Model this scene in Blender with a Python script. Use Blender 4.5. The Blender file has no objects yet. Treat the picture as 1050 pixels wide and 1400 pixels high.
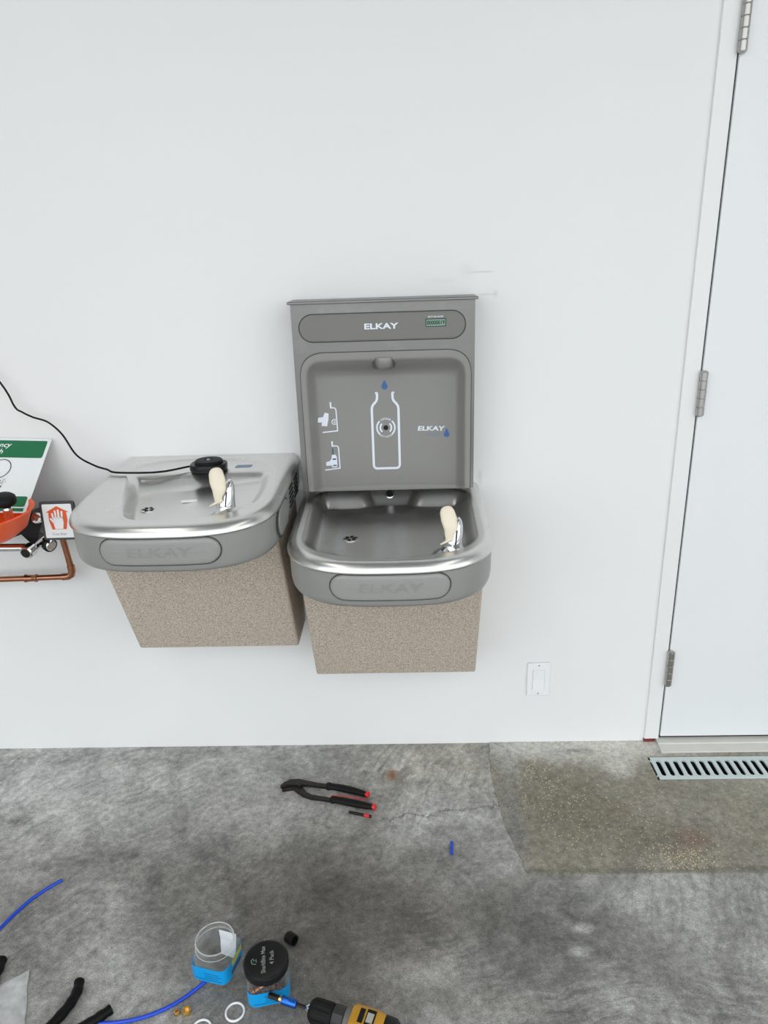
import bpy, math, random
import numpy as np
from mathutils import Vector, Matrix, noise as mnoise

random.seed(7)
scene = bpy.context.scene
COL = scene.collection

# ------------------------------------------------------------------ camera
cam_d = bpy.data.cameras.new('camera')
cam = bpy.data.objects.new('camera', cam_d)
COL.objects.link(cam)
cam_d.sensor_fit = 'HORIZONTAL'
cam_d.sensor_width = 36.0
cam_d.lens = 36.0 * 978.68 / 1050.0
cam_d.clip_start = 0.02
_r = Vector((0.99927019, 0.02185479, -0.03132832))
_u = Vector((0.02221321, 0.33474418, 0.94204719))
_f = Vector((-0.03107522, 0.94205557, -0.33401441))
cam.matrix_world = Matrix(((_r.x, _u.x, -_f.x, 0.04229),
                           (_r.y, _u.y, -_f.y, -1.8820),
                           (_r.z, _u.z, -_f.z, 1.44358),
                           (0, 0, 0, 1)))
scene.camera = cam

# ------------------------------------------------------------------ world: overcast daylight
world = bpy.data.worlds.new('overcast')
scene.world = world
world.use_nodes = True
wn = world.node_tree
bg = wn.nodes['Background']
bg.inputs['Color'].default_value = (0.93, 0.97, 1.0, 1)
bg.inputs['Strength'].default_value = 2.3

# ------------------------------------------------------------------ lights: unseen ceiling fill, added to brighten the floor
def area(name, loc, target, sx, sy, power, color):
    d = bpy.data.lights.new(name, 'AREA')
    d.shape = 'RECTANGLE'; d.size = sx; d.size_y = sy
    d.energy = power; d.color = color
    o = bpy.data.objects.new(name, d); COL.objects.link(o)
    o.location = loc
    o.rotation_euler = (Vector(target) - Vector(loc)).to_track_quat('-Z', 'Y').to_euler()
    return o
area('ceiling_fill_light', (-1.2, -1.7, 3.08), (-1.2, -1.7, 0), 0.30, 1.8, 9, (1.0, 0.98, 0.95))
area('ceiling_fill_light', (1.4, -1.7, 3.08), (1.4, -1.7, 0), 0.30, 1.8, 9, (1.0, 0.98, 0.95))

scene.view_settings.view_transform = 'Standard'
scene.view_settings.look = 'None'
scene.view_settings.gamma = 1.0
scene.view_settings.use_curve_mapping = False
scene.view_settings.exposure = -0.14

# ================================================================== helpers
WL = {}          # world location of every object built here

def put(name, me, mat, parent=None, origin=None, label=None, cat=None, group=None, kind=None, smooth=False):
    """link a mesh whose vertices are in world coordinates"""
    if origin is None:
        origin = WL[parent.name] if parent else Vector((0, 0, 0))
    origin = Vector(origin)
    if origin.length > 0:
        me.transform(Matrix.Translation(-origin))
    o = bpy.data.objects.new(name, me)
    COL.objects.link(o)
    if mat:
        for m in (mat if isinstance(mat, (list, tuple)) else [mat]):
            me.materials.append(m)
    if parent:
        o.parent = parent
        o.location = origin - WL[parent.name]
    else:
        o.location = origin
    WL[o.name] = origin
    if smooth:
        me.polygons.foreach_set('use_smooth', [True] * len(me.polygons))
    tag(o, label, cat, group, kind)
    return o

def tag(o, label=None, cat=None, group=None, kind=None):
    if label: o['label'] = label
    if cat: o['category'] = cat
    if group: o['group'] = group
    if kind: o['kind'] = kind
    return o

def thing(name, loc, label, cat=None, group=None, kind=None):
    o = bpy.data.objects.new(name, None)
    COL.objects.link(o)
    o.empty_display_size = 0.05
    o.location = loc
    WL[o.name] = Vector(loc)
    return tag(o, label, cat, group, kind)

def copy_tree(o, offset, parent=None):
    c = o.copy(); COL.objects.link(c)
    if parent is None:
        c.location = Vector(o.location) + Vector(offset)
    else:
        c.parent = parent
    WL[c.name] = WL[o.name] + Vector(offset)
    for ch in list(o.children):
        copy_tree(ch, offset, c)
    return c

class MB:
    """collects geometry; build() turns it into one mesh"""
    def __init__(s): s.v = []; s.f = []; s.mi = []; s.cur = 0
    def add(s, vs, fs):
        n = len(s.v); s.v += [tuple(p) for p in vs]
        for f in fs:
            s.f.append(tuple(i + n for i in f)); s.mi.append(s.cur)
        return s
    def mesh(s, name='mesh'):
        me = bpy.data.meshes.new(name)
        me.from_pydata(s.v, [], s.f); me.update()
        if any(s.mi): me.polygons.foreach_set('material_index', s.mi)
        return me
    # shapes -----------------------------------------------------
    def box(s, x0, x1, y0, y1, z0, z1, b=0.0):
        if b <= 0:
            vs = [(x, y, z) for z in (z0, z1) for y in (y0, y1) for x in (x0, x1)]
            return s.add(vs, [(0, 2, 3, 1), (4, 5, 7, 6), (0, 1, 5, 4), (2, 6, 7, 3), (0, 4, 6, 2), (1, 3, 7, 5)])
        # rounded box: chamfered on all edges
        rings = []
        for z, i in ((z0, b), (z0 + b, 0), (z1 - b, 0), (z1, b)):
            xa, xb, ya, yb = x0 + i, x1 - i, y0 + i, y1 - i
            c = b * 0.7
            rings.append([(xa + c, ya, z), (xb - c, ya, z), (xb, ya + c, z), (xb, yb - c, z),
                          (xb - c, yb, z), (xa + c, yb, z), (xa, yb - c, z), (xa, ya + c, z)])
        return s.loft(rings, True, True)
    def loft(s, rings, cap0=True, cap1=True, closed=True):
        m = len(rings[0]); vs = [p for r in rings for p in r]; fs = []
        for i in range(len(rings) - 1):
            for j in range(m if closed else m - 1):
                k = (j + 1) % m
                fs.append((i * m + j, i * m + k, (i + 1) * m + k, (i + 1) * m + j))
        if cap0: fs.append(tuple(range(m))[::-1])
        if cap1: fs.append(tuple((len(rings) - 1) * m + j for j in range(m)))
        return s.add(vs, fs)
    def tube(s, pts, rad, seg=10, caps=True, flat=None, up=None):
        """swept tube; rad number or list; flat = (width factor, thickness factor)"""
        pts = [Vector(p) for p in pts]; n = len(pts)
        rads = rad if isinstance(rad, (list, tuple)) else [rad] * n
        rings = []; nrm = None
        for i in range(n):
            t = (pts[min(i + 1, n - 1)] - pts[max(i - 1, 0)]).normalized()
            if nrm is None:
                a = Vector(up) if up else (Vector((0, 0, 1)) if abs(t.z) < 0.9 else Vector((1, 0, 0)))
                nrm = (a - t * a.dot(t)).normalized()
            else:
                nrm = (nrm - t * nrm.dot(t)).normalized()
            bn = t.cross(nrm)
            fa, fb = flat if flat else (1, 1)
            rings.append([tuple(pts[i] + nrm * (rads[i] * fa * math.cos(q)) + bn * (rads[i] * fb * math.sin(q)))
                          for q in (2 * math.pi * k / seg for k in range(seg))])
        return s.loft(rings, caps, caps)
    def lathe(s, prof, c, axis=(0, 0, 1), seg=24, caps=True):
        """prof: (radius, height along axis)"""
        ax = Vector(axis).normalized(); c = Vector(c)
        a = Vector((1, 0, 0)) if abs(ax.x) < 0.9 else Vector((0, 1, 0))
        u = (a - ax * a.dot(ax)).normalized(); w = ax.cross(u)
        rings = [[tuple(c + ax * h + (u * math.cos(q) + w * math.sin(q)) * r)
                  for q in (2 * math.pi * k / seg for k in range(seg))] for r, h in prof]
        return s.loft(rings, caps, caps)
    def prism(s, poly, fn0, fn1):
        """polygon in 2D extruded between two mappings (x,y)->3D"""
        return s.loft([[fn0(*p) for p in poly], [fn1(*p) for p in poly]])
    def torus(s, c, R, r, axis=(0, 0, 1), seg=32, seg2=8, sx=1.0):
        ax = Vector(axis).normalized(); c = Vector(c)
        a = Vector((1, 0, 0)) if abs(ax.x) < 0.9 else Vector((0, 1, 0))
        u = (a - ax * a.dot(ax)).normalized(); w = ax.cross(u)
        vs = []; fs = []
        for i in range(seg):
            q = 2 * math.pi * i / seg; d = u * math.cos(q) * sx + w * math.sin(q)
            for j in range(seg2):
                p = 2 * math.pi * j / seg2
                vs.append(tuple(c + d * (R + r * math.cos(p)) + ax * (r * math.sin(p))))
        for i in range(seg):
            for j in range(seg2):
                fs.append((i * seg2 + j, ((i + 1) % seg) * seg2 + j, ((i + 1) % seg) * seg2 + (j + 1) % seg2, i * seg2 + (j + 1) % seg2))
        return s.add(vs, fs)
    def build(s, name, mat, parent=None, **k):
        return put(name, s.mesh(name), mat, parent, **k)

def fix_normals(o):
    import bmesh
    bm = bmesh.new(); bm.from_mesh(o.data)
    bmesh.ops.recalc_face_normals(bm, faces=bm.faces[:]); bm.to_mesh(o.data); bm.free()
    return o

def bevel(o, w, seg=2, angle=35):
    m = o.modifiers.new('bevel', 'BEVEL'); m.width = w; m.segments = seg
    m.limit_method = 'ANGLE'; m.angle_limit = math.radians(angle)
    return o

def shade_auto(o, angle=40):
    me = o.data
    me.polygons.foreach_set('use_smooth', [True] * len(me.polygons))
    try: me.set_sharp_from_angle(angle=math.radians(angle))
    except Exception: pass
    return o

def crom(pts, n=8):
    """smooth path through points"""
    P = [Vector(p) for p in pts]; out = []
    for i in range(len(P) - 1):
        p0 = P[max(i - 1, 0)]; p1 = P[i]; p2 = P[i + 1]; p3 = P[min(i + 2, len(P) - 1)]
        for k in range(n):
            t = k / n
            out.append(0.5 * ((2 * p1) + (p2 - p0) * t + (2 * p0 - 5 * p1 + 4 * p2 - p3) * t * t + (3 * p1 - p0 - 3 * p2 + p3) * t ** 3))
    out.append(P[-1])
    return out

def sdf(poly, X, Y):
    """signed distance, positive inside"""
    X = np.asarray(X, float); Y = np.asarray(Y, float)
    d = np.full(X.shape, 1e9); ins = np.zeros(X.shape, bool); n = len(poly)
    for i in range(n):
        ax, ay = poly[i]; bx, by = poly[(i + 1) % n]
        ex, ey = bx - ax, by - ay
        t = np.clip(((X - ax) * ex + (Y - ay) * ey) / (ex * ex + ey * ey + 1e-12), 0, 1)
        d = np.minimum(d, np.hypot(X - ax - t * ex, Y - ay - t * ey))
        c = ((ay > Y) != (by > Y)) & (X < (bx - ax) * (Y - ay) / ((by - ay) if abs(by - ay) > 1e-12 else 1e-12) + ax)
        ins ^= c
    return np.where(ins, d, -d)

def sstep(x):
    x = np.clip(x, 0, 1); return x * x * (3 - 2 * x)

def rround(pts, r, n=6):
    """round the corners of a 2D polygon; r number or list"""
    out = []; m = len(pts)
    for i in range(m):
        p = Vector(pts[i]); a = Vector(pts[i - 1]); b = Vector(pts[(i + 1) % m])
        rr = r[i] if isinstance(r, (list, tuple)) else r
        if rr <= 0: out.append((p.x, p.y)); continue
        da = (a - p); db = (b - p); la, lb = da.length, db.length
        q = min(rr, la * 0.49, lb * 0.49)
        s0 = p + da / la * q; s1 = p + db / lb * q
        for k in range(n + 1):
            t = k / n; v = s0 * (1 - t) ** 2 + p * (2 * t * (1 - t)) + s1 * t * t
            out.append((v.x, v.y))
    return out

def resample(poly, n):
    P = [Vector(p) for p in poly]; P.append(P[0])
    L = [0]
    for a, b in zip(P, P[1:]): L.append(L[-1] + (b - a).length)
    out = []; j = 0
    for k in range(n):
        d = L[-1] * k / n
        while L[j + 1] < d: j += 1
        t = (d - L[j]) / max(L[j + 1] - L[j], 1e-9)
        v = P[j].lerp(P[j + 1], t); out.append((v.x, v.y))
    return out

def stadium(x0, x1, z0, z1, n=12):
    r = (z1 - z0) / 2; zc = (z0 + z1) / 2; out = []
    for k in range(n + 1):
        q = -math.pi / 2 + math.pi * k / n
        out.append((x1 - r + r * math.cos(q), zc + r * math.sin(q)))
    for k in range(n + 1):
        q = math.pi / 2 + math.pi * k / n
        out.append((x0 + r + r * math.cos(q), zc + r * math.sin(q)))
    return out

def text2d(body, size, shear=0.0, sx=1.0, bold=0.0, align='CENTER'):
    """outline text as flat verts and faces"""
    cu = bpy.data.curves.new('t', 'FONT'); cu.body = body; cu.size = size; cu.shear = shear
    cu.align_x = align; cu.align_y = 'CENTER'; cu.offset = bold; cu.resolution_u = 3
    ob = bpy.data.objects.new('t', cu); COL.objects.link(ob)
    dg = bpy.context.evaluated_depsgraph_get(); dg.update()
    me = bpy.data.meshes.new_from_object(ob.evaluated_get(dg))
    vs = [(v.co.x * sx, v.co.y) for v in me.vertices]; fs = [tuple(p.vertices) for p in me.polygons]
    bpy.data.meshes.remove(me); bpy.data.objects.remove(ob); bpy.data.curves.remove(cu)
    return vs, fs

class Flat:
    """2D print, later mapped on to a surface with a little thickness"""
    def __init__(s): s.v = []; s.f = []
    def text(s, body, cx, cy, size, shear=0.0, sx=1.0, bold=0.0, ang=0.0, align='CENTER'):
        vs, fs = text2d(body, size, shear, sx, bold, align); n = len(s.v); c, q = math.cos(ang), math.sin(ang)
        s.v += [(cx + x * c - y * q, cy + x * q + y * c) for x, y in vs]
        s.f += [tuple(i + n for i in f) for f in fs]; return s
    def poly(s, pts):
        n = len(s.v); s.v += list(pts); s.f.append(tuple(range(n, n + len(pts)))); return s
    def stroke(s, pts, w, closed=False):
        P = [Vector(p) for p in pts]; m = len(P); L = []; R = []
        for i in range(m):
            a = P[i - 1] if (i > 0 or closed) else P[i]; b = P[(i + 1) % m] if (i < m - 1 or closed) else P[i]
            t = (b - a); t = t / (t.length or 1); nn = Vector((-t.y, t.x)) * w / 2
            L.append(P[i] + nn); R.append(P[i] - nn)
        n = len(s.v); s.v += [tuple(p) for p in L] + [tuple(p) for p in R]
        for i in range(m if closed else m - 1):
            k = (i + 1) % m; s.f.append((n + i, n + k, n + m + k, n + m + i))
        return s
    def arc(s, cx, cy, r, a0, a1, w, n=12):
        return s.stroke([(cx + r * math.cos(a0 + (a1 - a0) * k / n), cy + r * math.sin(a0 + (a1 - a0) * k / n)) for k in range(n + 1)], w)
    def disc(s, cx, cy, r, n=20):
        return s.poly([(cx + r * math.cos(2 * math.pi * k / n), cy + r * math.sin(2 * math.pi * k / n)) for k in range(n)])
    def build(s, name, mat, parent, fn, **k):
        return MB().add([fn(*p) for p in s.v], s.f).build(name, mat, parent, **k)

# ================================================================== materials
class NT:
    def __init__(s, name):
        s.m = bpy.data.materials.new(name); s.m.use_nodes = True
        s.n = s.m.node_tree.nodes; s.l = s.m.node_tree.links
        s.p = s.n['Principled BSDF']; s.tc = s.n.new('ShaderNodeTexCoord')
        s.geo = None
    def link(s, a, b): s.l.new(a, b)
    def mapping(s, scale=(1, 1, 1), rot=(0, 0, 0), src=None):
        mp = s.n.new('ShaderNodeMapping'); mp.inputs['Scale'].default_value = scale; mp.inputs['Rotation'].default_value = rot
        s.link(src or s.tc.outputs['Object'], mp.inputs['Vector']); return mp.outputs['Vector']
    def noise(s, scale, detail=4, rough=0.55, vec=None, dist=0.0):
        t = s.n.new('ShaderNodeTexNoise'); t.inputs['Scale'].default_value = scale; t.inputs['Detail'].default_value = detail
        t.inputs['Roughness'].default_value = rough; t.inputs['Distortion'].default_value = dist
        s.link(vec or s.tc.outputs['Object'], t.inputs['Vector']); return t.outputs['Fac']
    def voro(s, scale, vec=None, feature='F1'):
        t = s.n.new('ShaderNodeTexVoronoi'); t.inputs['Scale'].default_value = scale; t.feature = feature
        s.link(vec or s.tc.outputs['Object'], t.inputs['Vector']); return t
    def ramp(s, fac, stops, interp='LINEAR'):
        r = s.n.new('ShaderNodeValToRGB'); e = r.color_ramp.elements; r.color_ramp.interpolation = interp
        while len(e) < len(stops): e.new(0.5)
        for el, (pos, c) in zip(e, stops):
            el.position = pos; el.color = (c, c, c, 1) if not isinstance(c, tuple) else (*c, 1)
        s.link(fac, r.inputs['Fac']); return r.outputs['Color']
    def mix(s, fac, a, b, mode='MIX'):
        x = s.n.new('ShaderNodeMix'); x.data_type = 'RGBA'; x.blend_type = mode
        for sock, val in ((x.inputs[0], fac), (x.inputs[6], a), (x.inputs[7], b)):
            if hasattr(val, 'links'): s.link(val, sock)
            elif isinstance(val, tuple): sock.default_value = (*val, 1)
            else: sock.default_value = val
        return x.outputs[2]
    def math(s, op, a, b=None, clamp=False):
        x = s.n.new('ShaderNodeMath'); x.operation = op; x.use_clamp = clamp
        for sock, val in zip(x.inputs, (a, b)):
            if val is None: continue
            if hasattr(val, 'links'): s.link(val, sock)
            else: sock.default_value = val
        return x.outputs[0]
    def sep(s, vec=None):
        x = s.n.new('ShaderNodeSeparateXYZ'); s.link(vec or s.tc.outputs['Object'], x.inputs[0]); return x.outputs
    def blob(s, cx, cy, rx, ry, soft=0.5, wob=None, axes=(0, 1), ang=0.0):
        """mask of an elliptical stain at a place on the surface (object coordinates)"""
        o = s.sep(); dx = s.math('SUBTRACT', o[axes[0]], cx); dy = s.math('SUBTRACT', o[axes[1]], cy)
        if ang:
            c, q = math.cos(ang), math.sin(ang)
            dx, dy = (s.math('ADD', s.math('MULTIPLY', dx, c), s.math('MULTIPLY', dy, q)),
                      s.math('SUBTRACT', s.math('MULTIPLY', dy, c), s.math('MULTIPLY', dx, q)))
        dx = s.math('DIVIDE', dx, rx); dy = s.math('DIVIDE', dy, ry)
        d = s.math('SQRT', s.math('ADD', s.math('MULTIPLY', dx, dx), s.math('MULTIPLY', dy, dy)))
        if wob is not None: d = s.math('ADD', d, s.math('MULTIPLY', s.math('SUBTRACT', wob, 0.5), 1.4))
        r = s.n.new('ShaderNodeMapRange'); r.interpolation_type = 'SMOOTHSTEP'
        s.link(d, r.inputs['Value']); r.inputs['From Min'].default_value = 1.0 - soft; r.inputs['From Max'].default_value = 1.0 + soft * 0.3
        r.inputs['To Min'].default_value = 1.0; r.inputs['To Max'].default_value = 0.0
        return r.outputs['Result']
    def bump(s, h, strength=0.2, dist=0.002):
        b = s.n.new('ShaderNodeBump'); b.inputs['Strength'].default_value = strength; b.inputs['Distance'].default_value = dist
        s.link(h, b.inputs['Height']); s.link(b.outputs['Normal'], s.p.inputs['Normal'])
    def set(s, **k):
        for key, v in k.items():
            key = {'color': 'Base Color', 'rough': 'Roughness', 'metal': 'Metallic', 'spec': 'Specular IOR Level',
                   'trans': 'Transmission Weight', 'alpha': 'Alpha', 'coat': 'Coat Weight', 'emit': 'Emission Color', 'estr': 'Emission Strength',
                   'aniso': 'Anisotropic', 'ior': 'IOR'}[key]
            if hasattr(v, 'links'): s.link(v, s.p.inputs[key])
            elif isinstance(v, tuple): s.p.inputs[key].default_value = (*v, 1)
            else: s.p.inputs[key].default_value = v
        return s

def srgb(r, g, b):
    f = lambda c: (c / 255 / 12.92) if c / 255 <= 0.04045 else ((c / 255 + 0.055) / 1.055) ** 2.4
    return (f(r), f(g), f(b))

def plain(name, col, rough=0.5, metal=0.0, var=0.12, scale=60, bump=0.0, spec=0.5, coat=0.0):
    t = NT(name); nz = t.noise(scale, 4)
    dk = tuple(c * (1 - var) for c in col); lt = tuple(min(1, c * (1 + var)) for c in col)
    t.set(color=t.mix(nz, dk, lt), rough=rough, metal=metal, spec=spec, coat=coat)
    if bump: t.bump(nz, bump, 0.001)
    return t.m

def steel(name, col, rough, stretch=(6, 260, 260), var=0.06, smudge=0.12, scratch=True):
    t = NT(name)
    br = t.noise(1.0, 3, 0.6, t.mapping(stretch))
    sm = t.noise(14, 5, 0.6)
    c = t.mix(br, tuple(v * (1 - var) for v in col), tuple(min(1, v * (1 + var)) for v in col))
    c = t.mix(t.math('MULTIPLY', t.ramp(sm, [(0.52, 0.0), (0.7, 1.0)]), smudge), c, tuple(min(1, v * 1.25) for v in col))
    rg = t.math('ADD', t.math('MULTIPLY', sm, 0.10), rough - 0.05)
    t.set(color=c, rough=rg, metal=1.0)
    if scratch: t.bump(br, 0.012, 0.0003)
    return t.m

def wall_paint():
    t = NT('white_wall_paint')
    a = t.noise(1.3, 4); b = t.noise(180, 3)
    c = t.mix(a, (0.80, 0.81, 0.805), (0.84, 0.845, 0.84))
    dirt = t.noise(42, 5, 0.7)
    spk = t.ramp(dirt, [(0.70, 0.0), (0.76, 1.0)])
    # scuffs left by the fitting of the bottle filler
    wob = t.noise(30, 4)
    for (cx, cz, rx, rz, k) in ((0.245, 1.404, 0.045, 0.0025, 0.35), (0.256, 1.350, 0.030, 0.004, 0.3), (0.278, 1.35, 0.008, 0.012, 0.22),
                                (0.205, 1.41, 0.03, 0.02, 0.10), (0.14, 1.385, 0.05, 0.010, 0.08), (0.245, 0.87, 0.008, 0.03, 0.25)):
        c = t.mix(t.math('MULTIPLY', t.blob(cx, cz, rx, rz, 0.8, wob, (0, 2)), k), c, (0.42, 0.42, 0.41))
    c = t.mix(t.math('MULTIPLY', spk, 0.10), c, (0.5, 0.5, 0.49))
    t.set(color=c, rough=0.62, spec=0.3)
    t.bump(b, 0.06, 0.0008)
    return t.m

def concrete(name, patch=False):
    t = NT(name)
    warp = t.noise(1.6, 4, 0.6)
    big = t.noise(2.3, 5, 0.62, None, 0.5)
    mid = t.noise(8, 8, 0.72, None, 0.7)
    fine = t.noise(55, 6, 0.75)
    grit = t.noise(380, 2, 0.6)
    def streak(cx, cy, ka, kr):
        # trowel arcs: noise along circles round a point
        o = t.sep(); dx = t.math('SUBTRACT', o[0], cx); dy = t.math('SUBTRACT', o[1], cy)
        r = t.math('SQRT', t.math('ADD', t.math('MULTIPLY', dx, dx), t.math('MULTIPLY', dy, dy)))
        a = t.math('ARCTAN2', dy, dx)
        cb = t.n.new('ShaderNodeCombineXYZ')
        r = t.math('ADD', r, t.math('MULTIPLY', warp, 0.22))
        t.link(t.math('MULTIPLY', r, kr), cb.inputs[0]); t.link(t.math('MULTIPLY', a, ka), cb.inputs[1])
        return t.noise(1.0, 7, 0.72, cb.outputs[0], 0.4)
    s1 = streak(0.55, -1.75, 11.0, 62)
    s2 = streak(-2.6, 0.75, 16.0, 55)
    blend = t.ramp(t.noise(2.0, 3, 0.5), [(0.42, 0.0), (0.58, 1.0)])
    sw = t.mix(blend, s1, s2)
    if not patch:
        c = t.ramp(big, [(0.30, srgb(118, 117, 113)), (0.5, srgb(153, 152, 148)), (0.68, srgb(180, 180, 177))])
        for (x, y, rx, ry, k, col, w) in ((-0.08, -0.62, 0.55, 0.30, 0.66, (78, 74, 67), warp), (-0.30, -0.55, 0.30, 0.22, 0.35, (80, 77, 72), mid), (0.36, -0.74, 0.22, 0.20, 0.50, (82, 81, 79), warp),
                                       (0.85, -0.82, 0.40, 0.25, 0.35, (104, 102, 96), warp), (-1.05, -0.18, 0.95, 0.26, 0.70, (188, 189, 187), warp), (0.12, -0.10, 0.30, 0.20, 0.6, (172, 168, 156), warp),
                                       (-0.45, -0.22, 0.22, 0.14, 0.4, (168, 167, 162), mid), (0.05, -0.77, 0.12, 0.045, 0.6, (172, 170, 164), mid), (0.20, -0.84, 0.16, 0.05, 0.4, (160, 158, 150), mid),
                                       (0.42, -0.66, 0.03, 0.016, 0.7, (190, 189, 186), mid), (0.40, -0.72, 0.03, 0.022, 0.7, (186, 186, 184), mid), (0.48, -0.82, 0.12, 0.05, 0.5, (166, 165, 162), mid), (0.52, -0.58, 0.16, 0.05, 0.35, (160, 160, 156), warp),
                                       (-1.046, -0.314, 0.040, 0.032, 0.65, (92, 90, 87), mid), (-0.60, -0.52, 0.028, 0.026, 0.55, (88, 86, 83), mid), (-0.66, -0.44, 0.06, 0.02, 0.4, (92, 90, 87), mid), (-0.90, -0.47, 0.10, 0.035, 0.4, (96, 94, 90), mid)):
            c = t.mix(t.math('MULTIPLY', t.blob(x, y, rx, ry, 0.9, w), k), c, srgb(*col))
    else:
        c = t.ramp(big, [(0.28, srgb(118, 114, 102)), (0.5, srgb(136, 132, 119)), (0.72, srgb(152, 149, 140))])
        for (x, y, rx, ry, k, col, w) in ((0.52, -0.27, 0.26, 0.18, 0.55, (116, 110, 92), warp), (0.70, -0.40, 0.16, 0.10, 0.55, (100, 90, 76), warp), (0.66, -0.015, 0.34, 0.11, 1.0, (204, 202, 194), mid), (0.40, -0.03, 0.18, 0.07, 0.9, (196, 195, 190), mid),
                                       (0.655, -0.12, 0.055, 0.06, 0.85, (198, 196, 188), mid), (1.15, -0.14, 0.35, 0.12, 0.6, (172, 168, 154), mid), (0.33, -0.10, 0.05, 0.08, 0.6, (168, 168, 166), mid), (0.77, -0.40, 0.05, 0.05, 0.4, (122, 82, 66), mid), (0.62, -0.29, 0.04, 0.03, 0.3, (122, 92, 74), mid),
                                       (0.545, -0.045, 0.07, 0.014, 0.6, (128, 126, 120), mid), (0.315, -0.32, 0.035, 0.22, 0.7, (120, 120, 119), mid), (0.70, -0.50, 0.9, 0.012, 0.5, (92, 90, 84), mid)):
            c = t.mix(t.math('MULTIPLY', t.blob(x, y, rx, ry, 0.9, w), k), c, srgb(*col))
    k = 1.0 if not patch else 0.5
    c = t.mix(0.85 * (k if patch else 1), c, t.ramp(mid, [(0.30, 0.25), (0.5, 0.5), (0.70, 0.74)]), 'OVERLAY')
    pm = t.ramp(t.noise(3.1, 4, 0.6), [(0.40, 0.08), (0.62, 0.75)])
    c = t.mix(pm if not patch else 0.08, c, t.ramp(sw, [(0.34, 0.24), (0.5, 0.5), (0.68, 0.76)]), 'OVERLAY')
    c = t.mix(0.6, c, t.ramp(fine, [(0.32, 0.20), (0.68, 0.80)]), 'OVERLAY')
    c = t.mix(0.6, c, t.ramp(grit, [(0.3, 0.22), (0.7, 0.78)]), 'OVERLAY')
    vo = t.voro(60)
    c = t.mix(t.math('MULTIPLY', t.ramp(vo.outputs['Distance'], [(0.05, 1.0), (0.10, 0.0)]), t.ramp(fine, [(0.5, 0.0), (0.62, 0.8)])), c, srgb(200, 198, 190))
    vo2 = t.voro(23)
    c = t.mix(t.math('MULTIPLY', t.ramp(vo2.outputs['Distance'], [(0.02, 0.8), (0.05, 0.0)]), t.ramp(big, [(0.45, 0.0), (0.55, 1.0)])), c, srgb(58, 56, 53))
    if not patch:
        wob = t.noise(60, 4)
        c = t.mix(t.math('MULTIPLY', t.blob(-0.017, -0.145, 0.022, 0.028, 0.9, wob), 0.9), c, srgb(128, 84, 36))
        o = t.sep(); wig = t.math('MULTIPLY', t.math('SUBTRACT', t.noise(16, 5, 0.7), 0.5), 0.10)
        line = t.math('ABSOLUTE', t.math('SUBTRACT', t.math('ADD', o[1], wig), t.math('ADD', t.math('MULTIPLY', o[0], 0.12), -0.315)))
        m = t.math('MULTIPLY', t.ramp(line, [(0.0, 1.0), (0.0016, 0.0)]), t.blob(0.14, -0.3, 0.24, 0.3, 0.4))
        c = t.mix(t.math('MULTIPLY', m, 0.7), c, srgb(60, 58, 55))
    t.set(color=c, rough=t.ramp(mid, [(0.3, 0.5), (0.7, 0.75)]), spec=0.35)
    h = t.math('ADD', t.math('MULTIPLY', fine, 0.6), t.math('ADD', t.math('MULTIPLY', sw, 0.5), t.math('MULTIPLY', grit, 0.25)))
    t.bump(h, 0.45, 0.003)
    return t.m

def speckle_vinyl():
    t = NT('beige_speckle_cabinet')
    a = t.noise(330, 3, 0.6); b = t.voro(420)
    c = t.ramp(a, [(0.30, srgb(134, 121, 108)), (0.48, srgb(186, 173, 158)), (0.62, srgb(212, 201, 187)), (0.75, srgb(232, 224, 212))])
    t.set(color=c, rough=0.6, spec=0.3)
    t.bump(a, 0.6, 0.0012)
    return t.m

def clear_plastic(name, tint, rough=0.08, amount=0.25, white=0.0):
    """thin clear packaging plastic: mostly see-through, glossy at grazing angles"""
    t = NT(name); n, l = t.n, t.l
    out = n['Material Output']
    tr = n.new('ShaderNodeBsdfTransparent'); tr.inputs['Color'].default_value = (*tint, 1)
    lw = n.new('ShaderNodeLayerWeight'); lw.inputs['Blend'].default_value = amount
    nz = t.noise(35, 3)
    fac = t.math('ADD', t.math('MULTIPLY', lw.outputs['Facing'], 0.38), t.math('MULTIPLY', nz, 0.015 + white), True)
    t.set(color=(0.9, 0.92, 0.93), rough=rough, spec=0.7)
    t.bump(nz, 0.08, 0.002)
    ms = n.new('ShaderNodeMixShader'); l.new(fac, ms.inputs[0]); l.new(tr.outputs[0], ms.inputs[1]); l.new(t.p.outputs[0], ms.inputs[2])
    l.new(ms.outputs[0], out.inputs['Surface'])
    return t.m

M = {}
M['wall'] = wall_paint()
M['floor'] = concrete('trowelled_concrete')
M['patch'] = concrete('patched_concrete', True)
M['ceiling'] = plain('ceiling_paint', (0.36, 0.365, 0.365), 0.8)
M['door'] = plain('door_paint', (0.80, 0.82, 0.83), 0.42, var=0.02, scale=3)
M['frame'] = plain('door_frame_paint', (0.82, 0.825, 0.82), 0.4, var=0.02, scale=4)
M['gap'] = plain('black_gap_fill', (0.02, 0.02, 0.02), 0.8)
M['steel'] = steel('brushed_stainless', (0.71, 0.705, 0.69), 0.29, (3, 90, 90), var=0.04, smudge=0.08, scratch=False)
M['steel_rim'] = steel('satin_stainless_rim', (0.66, 0.65, 0.635), 0.27, (4, 300, 300))
M['steel_panel'] = steel('brushed_stainless_panel', (0.225, 0.222, 0.214), 0.40, (5, 5, 260), smudge=0.5)
M['nozzle'] = steel('satin_grey_nozzle', (0.34, 0.335, 0.325), 0.3)
M['hinge'] = steel('satin_nickel_hinge', (0.46, 0.45, 0.43), 0.34, (200, 200, 30))
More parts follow.
